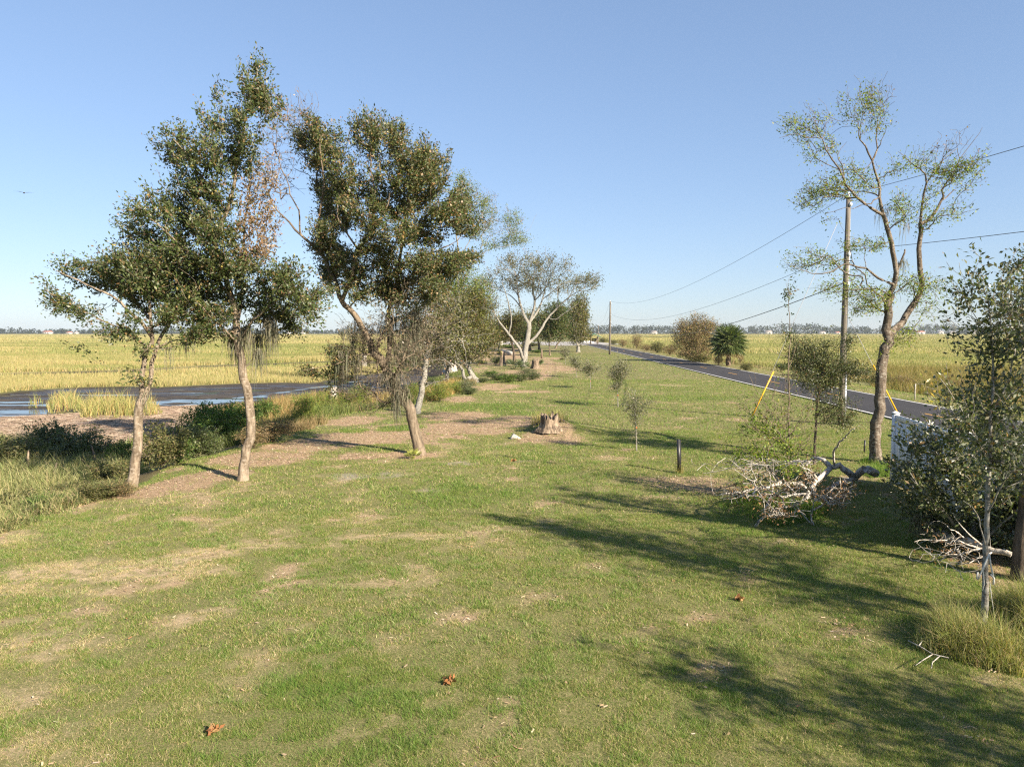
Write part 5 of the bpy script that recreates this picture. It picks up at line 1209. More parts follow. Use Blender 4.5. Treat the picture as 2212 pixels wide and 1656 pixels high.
def build_shrubs():
    """prototypes about one metre high, then copies"""
    pal = dict(green=([(.10, .17, .03), (.14, .21, .04), (.07, .12, .025)], [2, 2, 2]), fennel=([(.20, .27, .05), (.26, .30, .06), (.14, .21, .04), (.36, .27, .10)], [3, 2, 2, 1]), olive=([(.13, .14, .05), (.19, .18, .07), (.09, .10, .035), (.26, .21, .10)], [3, 2, 2, 1]),
               brown=([(.25, .17, .085), (.33, .24, .13), (.17, .12, .06), (.14, .14, .055)], [3, 2, 2, 2]), dark=([(.065, .095, .028), (.095, .125, .038), (.14, .155, .06)], [3, 3, 1]), grey=([(.24, .25, .16), (.17, .19, .10), (.11, .13, .06)], [2, 2, 2]))
    def proto(kind, seed, loc, label, group, scale, rz):
        T = Tree(seed); rg = T.rg; b = np.zeros(3)
        T.limb([b - [0, 0, .05], b + [0, 0, .05], b + [.0, 0, .1]], .012, .01, .05, 0)
        for j in range(9):
            a = j / 9 * 6.283 + rg.random() * .5; o = .12 + rg.random() * .3
            T.limb([np.array([0, 0, .05]), np.array([math.cos(a) * o * .4, math.sin(a) * o * .4, .35]), np.array([math.cos(a) * o, math.sin(a) * o, .6 + rg.random() * .3])], .010, .004, .1, .012)
        n = 300; v = rg.normal(size=(n, 3)); v /= np.linalg.norm(v, axis=1)[:, None]; v *= rg.random((n, 1)) ** .45
        lump = 1 + .25 * np.sin(v[:, 0] * 5 + seed) * np.cos(v[:, 1] * 6)
        pts = v * np.array([.5, .5, .46]) * lump[:, None] + [0, 0, .5]; pts = pts[pts[:, 2] > .06]
        T.grow(pts, .15, .08); T.finish(.0022, .42)
        root = empty('shrub', loc, label, 'shrub', group, rz); root.scale = scale
        T.wood('stem', M_bark_dark if kind != 'brown' else M_bark_lean, root, b, 1.0, gnarl=0)
        if kind == 'fennel': lv = T.leafage({0: 13}, .11, .010, .04, {0: pal[kind]}, out=1.1)
        elif kind == 'brown': lv = T.leafage({0: 8}, .055, .022, .05, {0: pal[kind]})
        else: lv = T.leafage({0: 14}, .055, .026, .05, {0: pal[kind]})
        link('foliage', newmesh('foliage', lv[0], lv[1], lv[2]), M_leafsoft if kind not in ('dark',) else M_leaf, root)
        return root
    protos = {}
    gl, gr, gm = 'bushes on the bank below the oaks', 'bushes along the far side of the road', 'low bushes in front of the large pale oak'
    rows = [('olive', 352, 1012, 92, 72, gl, 'twiggy olive bush just right of the furthest left oak trunk'), ('green', 262, 1010, 50, 46, gl, 'bright green fern like bush left of the furthest left oak trunk'), ('dark', 410, 992, 86, 66, gl, 'dark bush next right of the twiggy olive bush on the bank'), ('green', 470, 962, 80, 66, gl, 'green bush on the bank nearest left of the tallest oak trunk'), ('green', 520, 935, 76, 52, gl, 'feathery green bush partly behind the tallest oak trunk'),
            ('dark', 450, 985, 60, 40, gl, 'low shaded bush at the foot of the bank left of the tallest oak'), ('brown', 590, 955, 84, 40, gl, 'heap of dry brown twigs and stems right of the tallest oak trunk'), ('olive', 240, 1052, 90, 46, gl, 'straggly weed bush at the foot of the furthest left oak'), ('olive', 30, 1010, 120, 50, gl, 'pale olive bush at the left edge of the photo'), ('dark', 180, 1000, 110, 56, gl, 'dark bush in the tree shade between left edge and oak'), ('dark', 110, 985, 80, 60, gl, 'dark grassy bush in shade nearer the left edge'), ('olive', 150, 1078, 80, 34, gl, 'low olive weed bush at the ragged lawn edge'),
            ('olive', 40, 1100, 110, 40, gl, 'straggly olive weed bush nearest the lower left lawn edge'), ('olive', 215, 1078, 80, 30, gl, 'small weed bush between the lawn edge and the reed stems'), ('green', 100, 1098, 70, 26, gl, 'low green weed patch at the lower left lawn edge'), ('brown', 268, 1072, 50, 28, gl, 'dry brown weeds hugging the furthest left oak trunk'), ('green', 385, 1000, 60, 44, gl, 'green bush between the twiggy olive bush and the dark bush'), ('green', 440, 950, 80, 60, gl, 'bright green bush furthest back on the bank left of the tallest oak'), ('brown', 548, 968, 60, 34, gl, 'brown twiggy brush hugging the tallest oak trunk on its right'), ('green', 575, 915, 50, 40, gl, 'green bush behind the brown twig heap'),
            ('fennel', 660, 915, 52, 50, gl, 'leftmost bright dog fennel bush between the reeds and dirt'), ('fennel', 700, 900, 50, 46, gl, 'second bright dog fennel bush along the dirt edge'), ('fennel', 742, 892, 46, 42, gl, 'third bright dog fennel bush below the mossy stump'), ('fennel', 778, 884, 40, 40, gl, 'rightmost bright dog fennel bush beside the grey stump'), ('green', 836, 880, 40, 20, gl, 'small green plant under the leaning trunk'), ('fennel', 893, 868, 34, 34, gl, 'dog fennel just left of the slender pale trunk'),
            ('fennel', 950, 868, 46, 34, gl, 'rust tinged fennel right of the slender pale trunk'), ('grey', 1006, 848, 34, 22, gl, 'grey green bush near the elbow shaped trunk'), ('dark', 1015, 852, 30, 13, gl, 'small low dark bush in front of the grey green bush'), ('fennel', 985, 850, 24, 20, gl, 'small fennel left of the grey green bush'),
            ('dark', 1075, 822, 52, 20, gm, 'leftmost low dark bush before the large pale oak'), ('green', 1098, 826, 48, 22, gm, 'second low bush from the left before the large pale oak'), ('dark', 1124, 824, 46, 23, gm, 'middle low dark bush before the large pale oak'), ('dark', 1150, 820, 44, 20, gm, 'rounded low dark bush at the right end before the large pale oak'), ('green', 1060, 812, 40, 14, gm, 'small pale green bush behind the leftmost low dark bush'), ('grey', 1140, 806, 40, 12, gm, 'low grey green plant close to the pale oak roots'), ('dark', 1072, 787, 34, 22, gm, 'dark bush left of the short dark trunk'), ('dark', 1100, 786, 22, 12, gm, 'small dark bush at the foot of the short dark trunk'), ('dark', 1044, 826, 30, 14, gm, 'dark low bush at the foot of the elbow trunk'), ('dark', 1040, 786, 30, 10, gm, 'small dark bush further left beyond the elbow trunk'),
            ('olive', 1214, 777, 14, 5, gm, 'lone low bush on the lawn near the far saplings'), ('green', 1160, 762, 40, 8, gm, 'green undergrowth behind the wooden marker post'), ('green', 1100, 752, 60, 9, gm, 'green undergrowth far behind the short dark trunk'), ('olive', 1060, 745, 60, 9, gm, 'olive undergrowth at the far left of the spit'), ('olive', 1150, 748, 50, 10, gm, 'olive undergrowth deep in the spit shade'),
            ('brown', 1375, 754, 30, 36, gr, 'thin brown bush beyond the far utility pole'), ('brown', 1345, 750, 24, 20, gr, 'brown bush just right of the far utility pole'), ('olive', 1420, 762, 40, 26, gr, 'olive bush between the thin brown bush and tall brown bush'), ('brown', 1447, 768, 36, 28, gr, 'brown bush touching the left of the tall brown bush'), ('olive', 1325, 745, 22, 13, gr, 'small olive bush just left of the far utility pole'), ('olive', 1303, 741, 24, 14, gr, 'olive bush nearest the small shelter'), ('brown', 1398, 758, 30, 16, gr, 'low brown bush along the road edge'), ('brown', 1552, 790, 26, 24, gr, 'brown bush at the left foot of the palm'), ('olive', 1612, 800, 36, 18, gr, 'low olive bush right of the palm'), ('brown', 1600, 788, 18, 32, gr, 'thin dry stemmed bush right behind the palm'),
            ('dark', 1735, 812, 60, 30, gr, 'dark bush behind the bushy sapling beyond the road'), ('dark', 1690, 800, 40, 20, gr, 'dark low bush beyond the yellow guy guard'), ('olive', 1900, 836, 56, 40, gr, 'olive bush right of the mottled trunk beyond the road'), ('brown', 1950, 842, 60, 38, gr, 'brown bush right of the olive one beyond the road'), ('olive', 2005, 850, 60, 32, gr, 'yellowish bush by the wooden stake beyond the road'), ('brown', 2070, 850, 70, 36, gr, 'brown bush behind the slender white tree beyond the road'), ('brown', 1850, 815, 60, 22, gr, 'low brown brush left of the mottled trunk beyond the road'), ('olive', 1510, 782, 60, 18, gr, 'low olive bush at the foot of the tall brown bush'), ('olive', 2160, 862, 80, 34, gr, 'olive bush at the right edge beyond the road')]
    for i, (kind, px, py, w, h, grp, lab) in enumerate(rows):
        p = gp(px, py); k = p[1] / F; w_, h_ = w * k, h * k
        p[2] -= .03
        if grp == gl: w_ *= 1.35; h_ *= 1.5
        sc = (w_, w_ * .9, h_); rz = R.random() * 6.28
        key = (kind, i % 2)
        if key not in protos:
            protos[key] = proto(kind, 200 + i, p, lab, grp, sc, rz)
        else: copy_tree(protos[key], p, lab, grp, sc, rz)
    D = gp(1507, 781); Y = D[1]
    make_tree('tall_shrub', 'tall brown leaved bush standing beyond the road left of the palm', 'shrub', 150, [([D, (1507, 765), (1505, 740), (1500, 715)], .12, .04)] + [([(1507, 768), (1507 + dx * .5, 740), (1507 + dx, t)], .08, .02) for dx, t in ((-30, 715), (-16, 700), (14, 698), (28, 705), (36, 725))],
              [([(1505, 700, 36, 22), (1485, 715, 30, 22), (1525, 712, 28, 20), (1500, 735, 40, 22), (1530, 745, 22, 18), (1478, 750, 24, 20), (1505, 765, 36, 14)], 1.0, 13, ([(.20, .14, .07), (.27, .20, .10), (.13, .11, .05), (.16, .17, .06)], [3, 2, 2, 1.5]), 1.1, .5)], M_bark_lean, M_dead, Y=Y, ES=1.2, DM=3, LM=2.0, leaf=(.18, .08), spread=.3, tip_r=.012, step=.5, lumb=.5)


def build_palm():
    D = gp(1573, 790); Y = D[1]; k = Y / F
    root = empty('palm_tree', D, 'cabbage palm with a round head of fan fronds beyond the road', 'palm tree')
    top = np.array([0.0, 0, (790 - 738) * k]); rg = np.random.default_rng(3)
    m = MB(); m.tube([np.array([0, 0, -.1]), np.array([.02, 0, .4]), top * .5, top], [.30, .24, .22, .26], 12, jit=.1)
    for i in range(60):
        z = .25 + i / 60 * (top[2] - .3); a = i * 2.4
        m.box((math.cos(a) * .27, math.sin(a) * .27, z), (.09, .09, .26), a, .5)
    m.build('trunk', M_wood, root)
    P, D_, L_, W_, C = [], [], [], [], []
    mp = MB()
    for i in range(80):
        el = math.radians(-52 + 138 * (i / 79)) ; az = i * 2.399
        d = np.array([math.cos(az) * math.cos(el), math.sin(az) * math.cos(el), math.sin(el)])
        pl = 1.0 + rg.random() * .35; hub = top + d * pl + np.array([0, 0, -.1 * pl])
        mp.tube([top, top + d * pl * .5 + [0, 0, .03], hub], [.02, .015, .012], 4)
        sd = np.cross(d, [0, 0, 1.0]); sd /= np.linalg.norm(sd) + 1e-9; nn = np.cross(sd, d)
        dead = el < math.radians(-38)
        for a in np.linspace(-2.0, 2.0, 24):
            dd = d * math.cos(a) + sd * math.sin(a) - nn * .3 * abs(math.sin(a)) ; dd[2] -= .30
            P.append(hub); D_.append(dd); L_.append((1.25 + rg.random() * .3) * (1 - .12 * abs(a))); W_.append(.11)
            C.append(np.array([.30, .22, .11] if dead else [(.085, .125, .035), (.13, .16, .05), (.06, .095, .028)][rg.integers(3)]) * (.85 + .3 * rg.random()))
    mp.build('frond_stalk', M_leafsoft if False else plain('palm_stalk', (.16, .18, .06), .5), root)
    V, f, C = leaves(np.array(P), np.array(D_), np.array(L_), np.array(W_), np.array(C), rg, .1)
    link('crown', newmesh('crown', V, f, C), M_leaf, root)
    # small palmettos
    def palmetto(px, py, s, lab, col):
        p = gp(px, py); rg = np.random.default_rng(px); P, D_, L_, C = [], [], [], []
        for i in range(9):
            az = i * 2.4; el = .35 + rg.random() * .9
            d = np.array([math.cos(az) * math.cos(el), math.sin(az) * math.cos(el), math.sin(el)]); hub = d * s * .45
            sd = np.cross(d, [0, 0, 1.0]); sd /= np.linalg.norm(sd)
            for a in np.linspace(-1.3, 1.3, 12): P.append(hub); D_.append(d * math.cos(a) + sd * math.sin(a)); L_.append(s * .55); C.append(np.array(col) * (.8 + .4 * rg.random()))
            for _ in range(3): P.append(d * 0); D_.append(d); L_.append(s * .46); C.append(np.array(col) * .8)
        V, f, C = leaves(np.array(P), np.array(D_), np.array(L_), np.full(len(P), s * .05), np.array(C), rg)
        o = link('palmetto', newmesh('palmetto', V, f, C), M_leaf); o.location = tuple(p); tag(o, lab, 'palmetto', 'young palmettos')
    palmetto(270, 985, .9, 'young palmetto fan leaning left of the furthest left oak trunk', (.13, .17, .04))
    palmetto(1161, 793, 1.2, 'young palmetto beside the small grey stump', (.10, .14, .05))
    palmetto(1110, 797, 1.5, 'grey green palmetto left of the large pale oak trunk', (.13, .16, .08))
    palmetto(1127, 797, 1.3, 'grey green palmetto at the front of the large pale oak trunk', (.12, .16, .07))
    palmetto(891, 992, .42, 'small yellow green leafy plant at the foot of the leaning oak', (.34, .36, .08))


# ------------------------------------------------------------------ stumps, posts, poles, fence
def stump(px, py, r, h, lab, mat=M_stump, roots=6, seed=1, grp=None, jag=.25, name='tree_stump'):
    p = gp(px, py); rg = np.random.default_rng(seed); n = 28; rows = 9; v, q = [], []
    a = np.arange(n) / n * 2 * math.pi; rid = .13 * np.sin(a * 7 + seed) + .08 * np.sin(a * 12 + 1) + .10 * (rg.random(n) - .5)
    for i in range(rows):
        t = i / (rows - 1); fl = 1 + min(1.0, .22 / r) * .75 * (1 - t) ** 3.5 * (1 + .6 * np.sin(a * roots / 2 + seed) ** 2)
        rr = r * fl * (1 + rid * (1 - .3 * t)); z = h * t * (1 + (jag * (rg.random(n) - .5) if i == rows - 1 else 0)) - .06 * (i == 0)
        v.append(np.stack([np.cos(a) * rr, np.sin(a) * rr, np.broadcast_to(z, (n,))], 1))
    inner = v[-1] * np.array([.72, .72, 1]) - [0, 0, h * .10]; v.append(inner); v.append(np.array([[0, 0, h * .82]]))
    V = np.concatenate(v)
    for i in range(rows): q += [[i * n + j, i * n + (j + 1) % n, (i + 1) * n + (j + 1) % n, (i + 1) * n + j] for j in range(n)]
    t = [[rows * n + j, rows * n + (j + 1) % n, (rows + 1) * n] for j in range(n)]
    o = link(name, newmesh(name, V, [np.array(q), np.array(t)], smooth=True), mat); o.location = tuple(p)
    return tag(o, lab, 'stump', grp)


def build_small():
    g = 'old tree stumps'
    s = stump(1187, 929, .33, .50, 'large weathered stump on a loose soil mound in the middle of the lawn', seed=3, grp=g, roots=9, jag=1.1)
    stump(1157, 796, .36, .95, 'small grey stump right of the large pale oak', seed=4, grp=g); stump(974, 803, .5, 1.7, 'tall bleached stump standing in the mud behind the slender tree', M_deadwood, seed=5, grp=g)
    stump(770, 866, .28, .55, 'low grey stump among the dog fennel', M_deadwood, seed=6, grp=g); stump(1085, 790, .26, 1.7, 'thin upright stump left of the short dark trunk', seed=7, grp=g, roots=2)
    stump(1142, 757, .4, 1.6, 'distant stump in the shade behind the large pale oak', seed=8, grp=g); stump(1082, 752, .4, 1.8, 'distant stump at the left of the wooded spit', M_deadwood, seed=9, grp=g); stump(787, 797, .28, 2.0, 'tall pale snag standing by the creek behind the leaning oak', M_deadwood, seed=10, grp=g, roots=2)
    stump(721, 872, .2, 1.1, 'mossy stump with leafy sprouts in the reeds', M_deadwood, seed=12, grp=g)
    rg = np.random.default_rng(18)
    for i in range(9):
        a = -2.6 + i * .62 + rg.random() * .3; L = .55 + rg.random() * .6; u = np.array([math.cos(a), math.sin(a)])
        P = [];
        for t_ in np.linspace(.22, L, 6):
            q = STUMP[:2] + u * t_ + np.array([-u[1], u[0]]) * .08 * math.sin(t_ * 7 + i); P.append([q[0], q[1], float(hgt(q[0], q[1])) + max(.16 - .2 * t_, -.03)])
        m = MB(); m.tube(np.array(P) - np.array(s.location), np.linspace(.085, .02, 6), 7, jit=.5, seed=i); m.build('root', M_stump, s, smooth=True)
    # dry weeds round the big stump
    rg = np.random.default_rng(8); k = 420; a = rg.random(k) * 6.283; rr = .3 + rg.random(k) * .45
    P = np.stack([STUMP[0] + np.cos(a) * rr, STUMP[1] + np.sin(a) * rr * 1.2 + .1, np.zeros(k)], 1); P[:, 2] = hgt(P[:, 0], P[:, 1])
    h = .2 + rg.random(k) * .45; V, q, t, C = blades(P, h, np.full(k, .02), rg.normal(size=(k, 2)) * .15, rg.random(k) * 6.28, pick(k, [(.45, .36, .16), (.25, .27, .07), (.36, .28, .12)], [2, 2, 1], .2, rg))
    tag(link('dry_weeds', newmesh('dry_weeds', V, [q, t], C), M_blade), 'dry straw coloured weeds sprouting round the large weathered stump', 'weeds', kind='stuff')
    m = MB(); p = gp(1113, 948); m.tube([p + [-.22, 0, -.05], p + [-.05, .02, .1], p + [.2, .05, .0]], [.03, .13, .04], 7, jit=.5)
    tag(m.build('wood_chunk', M_deadwood, smooth=False), 'grey chunk of split wood on the mulch left of the large stump', 'wood')
    # black post leaning a little
    p = gp(1468, 1022); d = np.array([-.05, .0, .97]); m = MB()
    m.box((0, 0, .45), (.10, .05, 1.0)); m.add([[-.05, -.025, .95], [.05, -.025, .95], [.05, .025, .95], [-.05, .025, .95], [-.035, -.025, .985], [.035, -.025, .985], [.035, .025, .985], [-.035, .025, .985]], [[4, 5, 6, 7], [0, 1, 5, 4], [1, 2, 6, 5], [2, 3, 7, 6], [3, 0, 4, 7]])
    o = m.build('marker_post', M_black); o.location = tuple(p); o.rotation_euler = (math.radians(3), math.radians(-4.5), .3); tag(o, 'short black post with a chamfered top leaning on the lawn', 'post')
    k = 90; a = rg.random(k) * 6.283; rr = rg.random(k) * .12
    P = np.stack([p[0] + np.cos(a) * rr, p[1] + np.sin(a) * rr, np.full(k, p[2])], 1); V, q, t, C = blades(P, .12 + rg.random(k) * .3, np.full(k, .012), rg.normal(size=(k, 2)) * .1, rg.random(k) * 6.28, pick(k, [(.40, .32, .15), (.28, .28, .09)], [2, 1], .2, rg))
    tag(link('post_weeds', newmesh('post_weeds', V, [q, t], C), M_blade), 'dry weeds at the foot of the short black post', 'weeds', kind='stuff')
    # thin stakes and posts
    def post(name, px, py, top, r, mat, lab, cat, n=8, cap=None):
        p = gp(px, py); k = p[1] / F; h = (py - top) * k; root = empty(name, p, lab, cat); m = MB(); m.tube([[0, 0, -.05], [0, 0, h * .5], [0.01, 0, h]], r, n); m.build('shaft', mat, root, smooth=False)
        if cap: c = MB(); c.tube([[.01, 0, h], [.01, 0, h + r * 2]], [r * 1.3, r * .7], n); c.build('cap', cap, root)
    post('fence_post', 1930, 988, 960, .022, M_galv, 'thin galvanised steel post between the mottled trunk and the white fence', 'post', cap=M_galv)
    post('steel_stake', 1867, 978, 950, .028, M_black, 'dark steel stake left of the mottled trunk', 'post', 5)
    post('wooden_stake', 1976, 864, 828, .035, M_deadwood, 'thin wooden stake standing beyond the road', 'post', 6)
    post('survey_stake', 633, 917, 902, .02, M_deadwood, 'short pale stake at the edge of the reeds', 'post', 6)
    post('wooden_post', 1170, 774, 754, .14, M_wood, 'brown wooden post beyond the large pale oak', 'post', 7)
    # cut reed stems in the bank grass
    for i, (px, py, t) in enumerate(((204, 1018, 962), (222, 1000, 962), (229, 998, 953), (190, 1010, 975), (60, 1030, 970), (118, 1040, 998))):
        p = gp(px, py); k = p[1] / F; m = MB(); m.tube([[0, 0, -.1], [.02, 0, (py - t) * k * .6], [.03 * (i - 2), .02, (py - t) * k]], [.05, .045, .02], 6, jit=.3)
        o = m.build('cut_stem', M_stump); o.location = tuple(p); tag(o, ['dry cut stem in the bank grass nearest the furthest left oak', 'stout cut stem in the bank shade, middle one', 'tallest cut stem in the shaded bank grass', 'thin cut stem left of the tallest one', 'tan stem cluster at the far left of the bank', 'tan stem in the bank between left edge and oak'][i], 'stem', 'dry cut stems on the bank')
    # brown leaf clusters on the lawn
    for px, py, lab in ((972, 1476, 'brown curled leaf cluster on the near lawn at bottom centre'), (460, 1584, 'tan curled leaf cluster on the near lawn at lower left'), (1598, 1297, 'orange brown leaf cluster in the tree shadow on the lawn'), (1110, 996, 'small orange leaf clump on the sandy patch right of the leaning oak')):
        p = gp(px, py); rg = np.random.default_rng(px); n = 26; P = rg.normal(size=(n, 3)) * [.022, .022, .01] + [0, 0, .04]
        V, f, C = leaves(P, rg.normal(size=(n, 3)) * [1, 1, .4], np.full(n, .075), np.full(n, .04), pick(n, [(.26, .12, .05), (.34, .20, .09)], [1, 1], .2, rg), rg)
        o = link('leaf_cluster', newmesh('leaf_cluster', V, f, C), M_dead); o.location = tuple(p); tag(o, lab, 'leaves', 'dead leaf clusters on the lawn')
    # ribbons on the slender trunk
    p = gp(2120, 1366); Y = p[1]; m = MB()
    def R3(px, py, dd=0.0): return aty(px, py, Y - .1 + dd)
    for pts, w in (([(2137, 1195), (2128, 1215), (2118, 1240), (2112, 1252)], .02), ([(2137, 1195), (2140, 1220), (2146, 1245), (2148, 1258)], .02), ([(2134, 1205), (2124, 1232), (2126, 1262), (2122, 1275)], .013), ([(2140, 1240), (2147, 1248), (2146, 1262)], .025), ([(2112, 1235), (2110, 1250)], .025), ([(2138, 1255), (2142, 1290), (2148, 1330)], .008)):
        q = [R3(*a) for a in pts]
        m.tube(q, w * .5, 4, jit=.5)
    tag(m.build('ribbon', plain('faded_ribbon', (.55, .55, .50), .7, var=.2)), 'faded white ribbons tied round the slender white barked trunk', 'ribbon')
    # pale dead twig by the tall grass
    m = MB()
    for pts in ([(1962, 1383), (1990, 1397), (2015, 1412), (2050, 1420)], [(2015, 1412), (1995, 1424), (1978, 1436)], [(2030, 1416), (2014, 1430), (2012, 1442)], [(1985, 1394), (1992, 1384), (1990, 1374)]):
        m.tube([at(a, b, .12) for a, b in pts], np.linspace(.008, .004, len(pts)), 5)
    tag(m.build('dry_twig', M_deadwood), 'pale dry forked twig at the edge of the tall grass', 'twig')


def utility(px, py, top, r, lab, conduit):
    p = gp(px, py); k = p[1] / F; h = (py - top) * k
    root = empty('utility_pole', p, lab, 'utility pole', 'utility poles along the road')
    m = MB(); m.tube([[0, 0, -.3], [0, 0, h * .35], [0.02, 0, h * .7], [.03, 0, h]], [r * 1.25, r * 1.1, r, r * .85], 14, jit=.02); m.build('shaft', M_pole, root, smooth=True)
    for f in (.965, .75, .62):
        c = MB(); c.tube([[r * .8, -r, h * f - .06], [r * .8, -r, h * f + .02], [r * .8, -r, h * f + .1]], [.045, .07, .04], 8); c.build('insulator', M_ceramic, root, smooth=True)
    c = MB(); c.tube([[.03, 0, h], [.03, 0, h + .12], [.03, 0, h + .2]], [.03, .06, .05], 8); c.build('insulator', M_ceramic, root, smooth=True)
    if conduit: c = MB(); c.tube([[r * 1.25, -r * .5, -.1], [r * 1.25, -r * .5, 2.3]], .055, 8); c.tube([[r * 1.25, -r * .5, 2.3], [r * 1.1, -r * .4, h * .95]], .014, 5); c.build('conduit', M_galv, root)
    return p, h


def build_poles():
    p1, h1 = utility(1816, 917, 430, .105, 'nearest tall weathered utility pole behind the bushy sapling', True)
    p2, h2 = utility(1317, 766, 652, .15, 'distant dark utility pole standing on the lawn near the road', False)
    p3, h3 = utility(1292, 742, 702, .12, 'small faraway utility pole near the shelter', False)
    d = (p1 - p2) / np.linalg.norm(p1 - p2); p0 = p1 + d * 80; p0[2] = 0
    def wire(a, b, sag, r, lab):
        t = np.linspace(0, 1, 49)[:, None]; P = a + (b - a) * t; P[:, 2] -= (4 * sag * t * (1 - t))[:, 0]
        m = MB(); m.tube(P, r, 5); tag(m.build('power_line', M_wire), lab, 'cable', 'overhead cables')
    up = lambda p, z: np.array([p[0], p[1], p[2] + z])
    A = dict(top=h1 + .1, mid=h1 * .77, low=h1 * .63); 
    z2 = dict(top=h2 + .1, mid=h2 * .77, low=h2 * .60)
    wire(up(p1, A['top']), up(p2, z2['top']), 1.9, .010, 'highest overhead cable sagging from the near pole to the distant pole'); wire(up(p1, A['mid']), up(p2, z2['mid']), 1.9, .010, 'middle overhead cable between the near and the distant pole'); wire(up(p1, A['low']), up(p2, z2['low']), 2.4, .020, 'thick lowest cable sagging from the near pole toward the palm')
    q = aty(2212, 344, 20.5); e = aty(2212, 500, 20.5)
    wire(up(p1, A['top']), up(p0, A['top']), 1.6, .010, 'top cable leaving the near pole past the mottled tree'); wire(up(p1, A['mid']), up(p0, A['mid'] + .2), 1.6, .010, 'lower cable leaving the near pole past the mottled tree')
    for f, l in (('top', 'top cable running on left from the distant pole'), ('mid', 'middle cable running on left from the distant pole'), ('low', 'lowest cable running on left from the distant pole')):
        zz = dict(top=h3, mid=h3 * .9, low=h3 * .75)[f]
        wire(up(p2, z2[f]), up(p3, zz), 1.3, .011, l)
    # guy wires with yellow guards
    for top, foot, ga, gb, lab in (((1809, 482), (1612, 926), (1671, 802), (1624, 900), 'left guy wire of the near pole with its bright yellow guard'), ((1818, 657), (1950, 915), (1886, 788), (1941, 896), 'right guy wire of the near pole with a yellow guard behind the trunk')):
        Yp = p1[1]; a, b, g1, g2 = (aty(*q, Yp) for q in (top, foot, ga, gb))
        root = empty('guy_wire', b, lab, 'guy wire', 'guy wires of the near utility pole')
        m = MB(); m.tube([a - b, (a - b) * .5, [0, 0, -.2]], .011, 5); m.build('cable', M_strand, root)
        m = MB(); m.tube([g1 - b, (g1 + g2) / 2 - b, g2 - b], .032, 8); m.build('guard', M_yellow, root, smooth=False)


def build_fence():
    P = [np.array([9.95, 18.95]), np.array([9.72, 17.05]), np.array([9.55, 15.2]), np.array([9.40, 13.35]), np.array([9.25, 11.5])]
    root = empty('vinyl_fence', (P[0][0], P[0][1], 0), 'white vinyl privacy fence half hidden by the evergreen shrub', 'fence'); o0 = np.array([P[0][0], P[0][1], 0])
    for i, p in enumerate(P):
        q = np.array([p[0], p[1], 0]) - o0; m = MB(); m.box(q + [0, 0, .94], (.127, .127, 1.9)); pf = m.build('post', M_white, root)
        c = MB(); c.box(q + [0, 0, 1.905], (.155, .155, .03)); c.add(np.array([[-.07, -.07, 1.92], [.07, -.07, 1.92], [.07, .07, 1.92], [-.07, .07, 1.92], [0, 0, 1.965]]) + q, None, [[0, 1, 4], [1, 2, 4], [2, 3, 4], [3, 0, 4]]); c.build('cap', M_white, pf)
        if i < len(P) - 1:
            a, b = P[i], P[i + 1]; d = b - a; ang = math.atan2(d[1], d[0]); L = np.linalg.norm(d) - .135; c_ = np.array([(a[0] + b[0]) / 2, (a[1] + b[1]) / 2, 0]) - o0
            m = MB(); m.box(c_ + [0, 0, .96], (L, .028, 1.56), ang)
            nb = 11
            for j in range(nb):
                t = (j + .5) / nb - .5; u = np.array([math.cos(ang), math.sin(ang), 0]); m.box(c_ + u * t * L + [0, 0, .96], (L / nb - .014, .040, 1.555), ang)
            m.build('panel', M_white, root)
            for z, hh in ((1.79, .14), (.14, .14)):
                r = MB(); r.box(c_ + [0, 0, z], (L + .01, .052, hh), ang); r.build('rail', M_white, root)


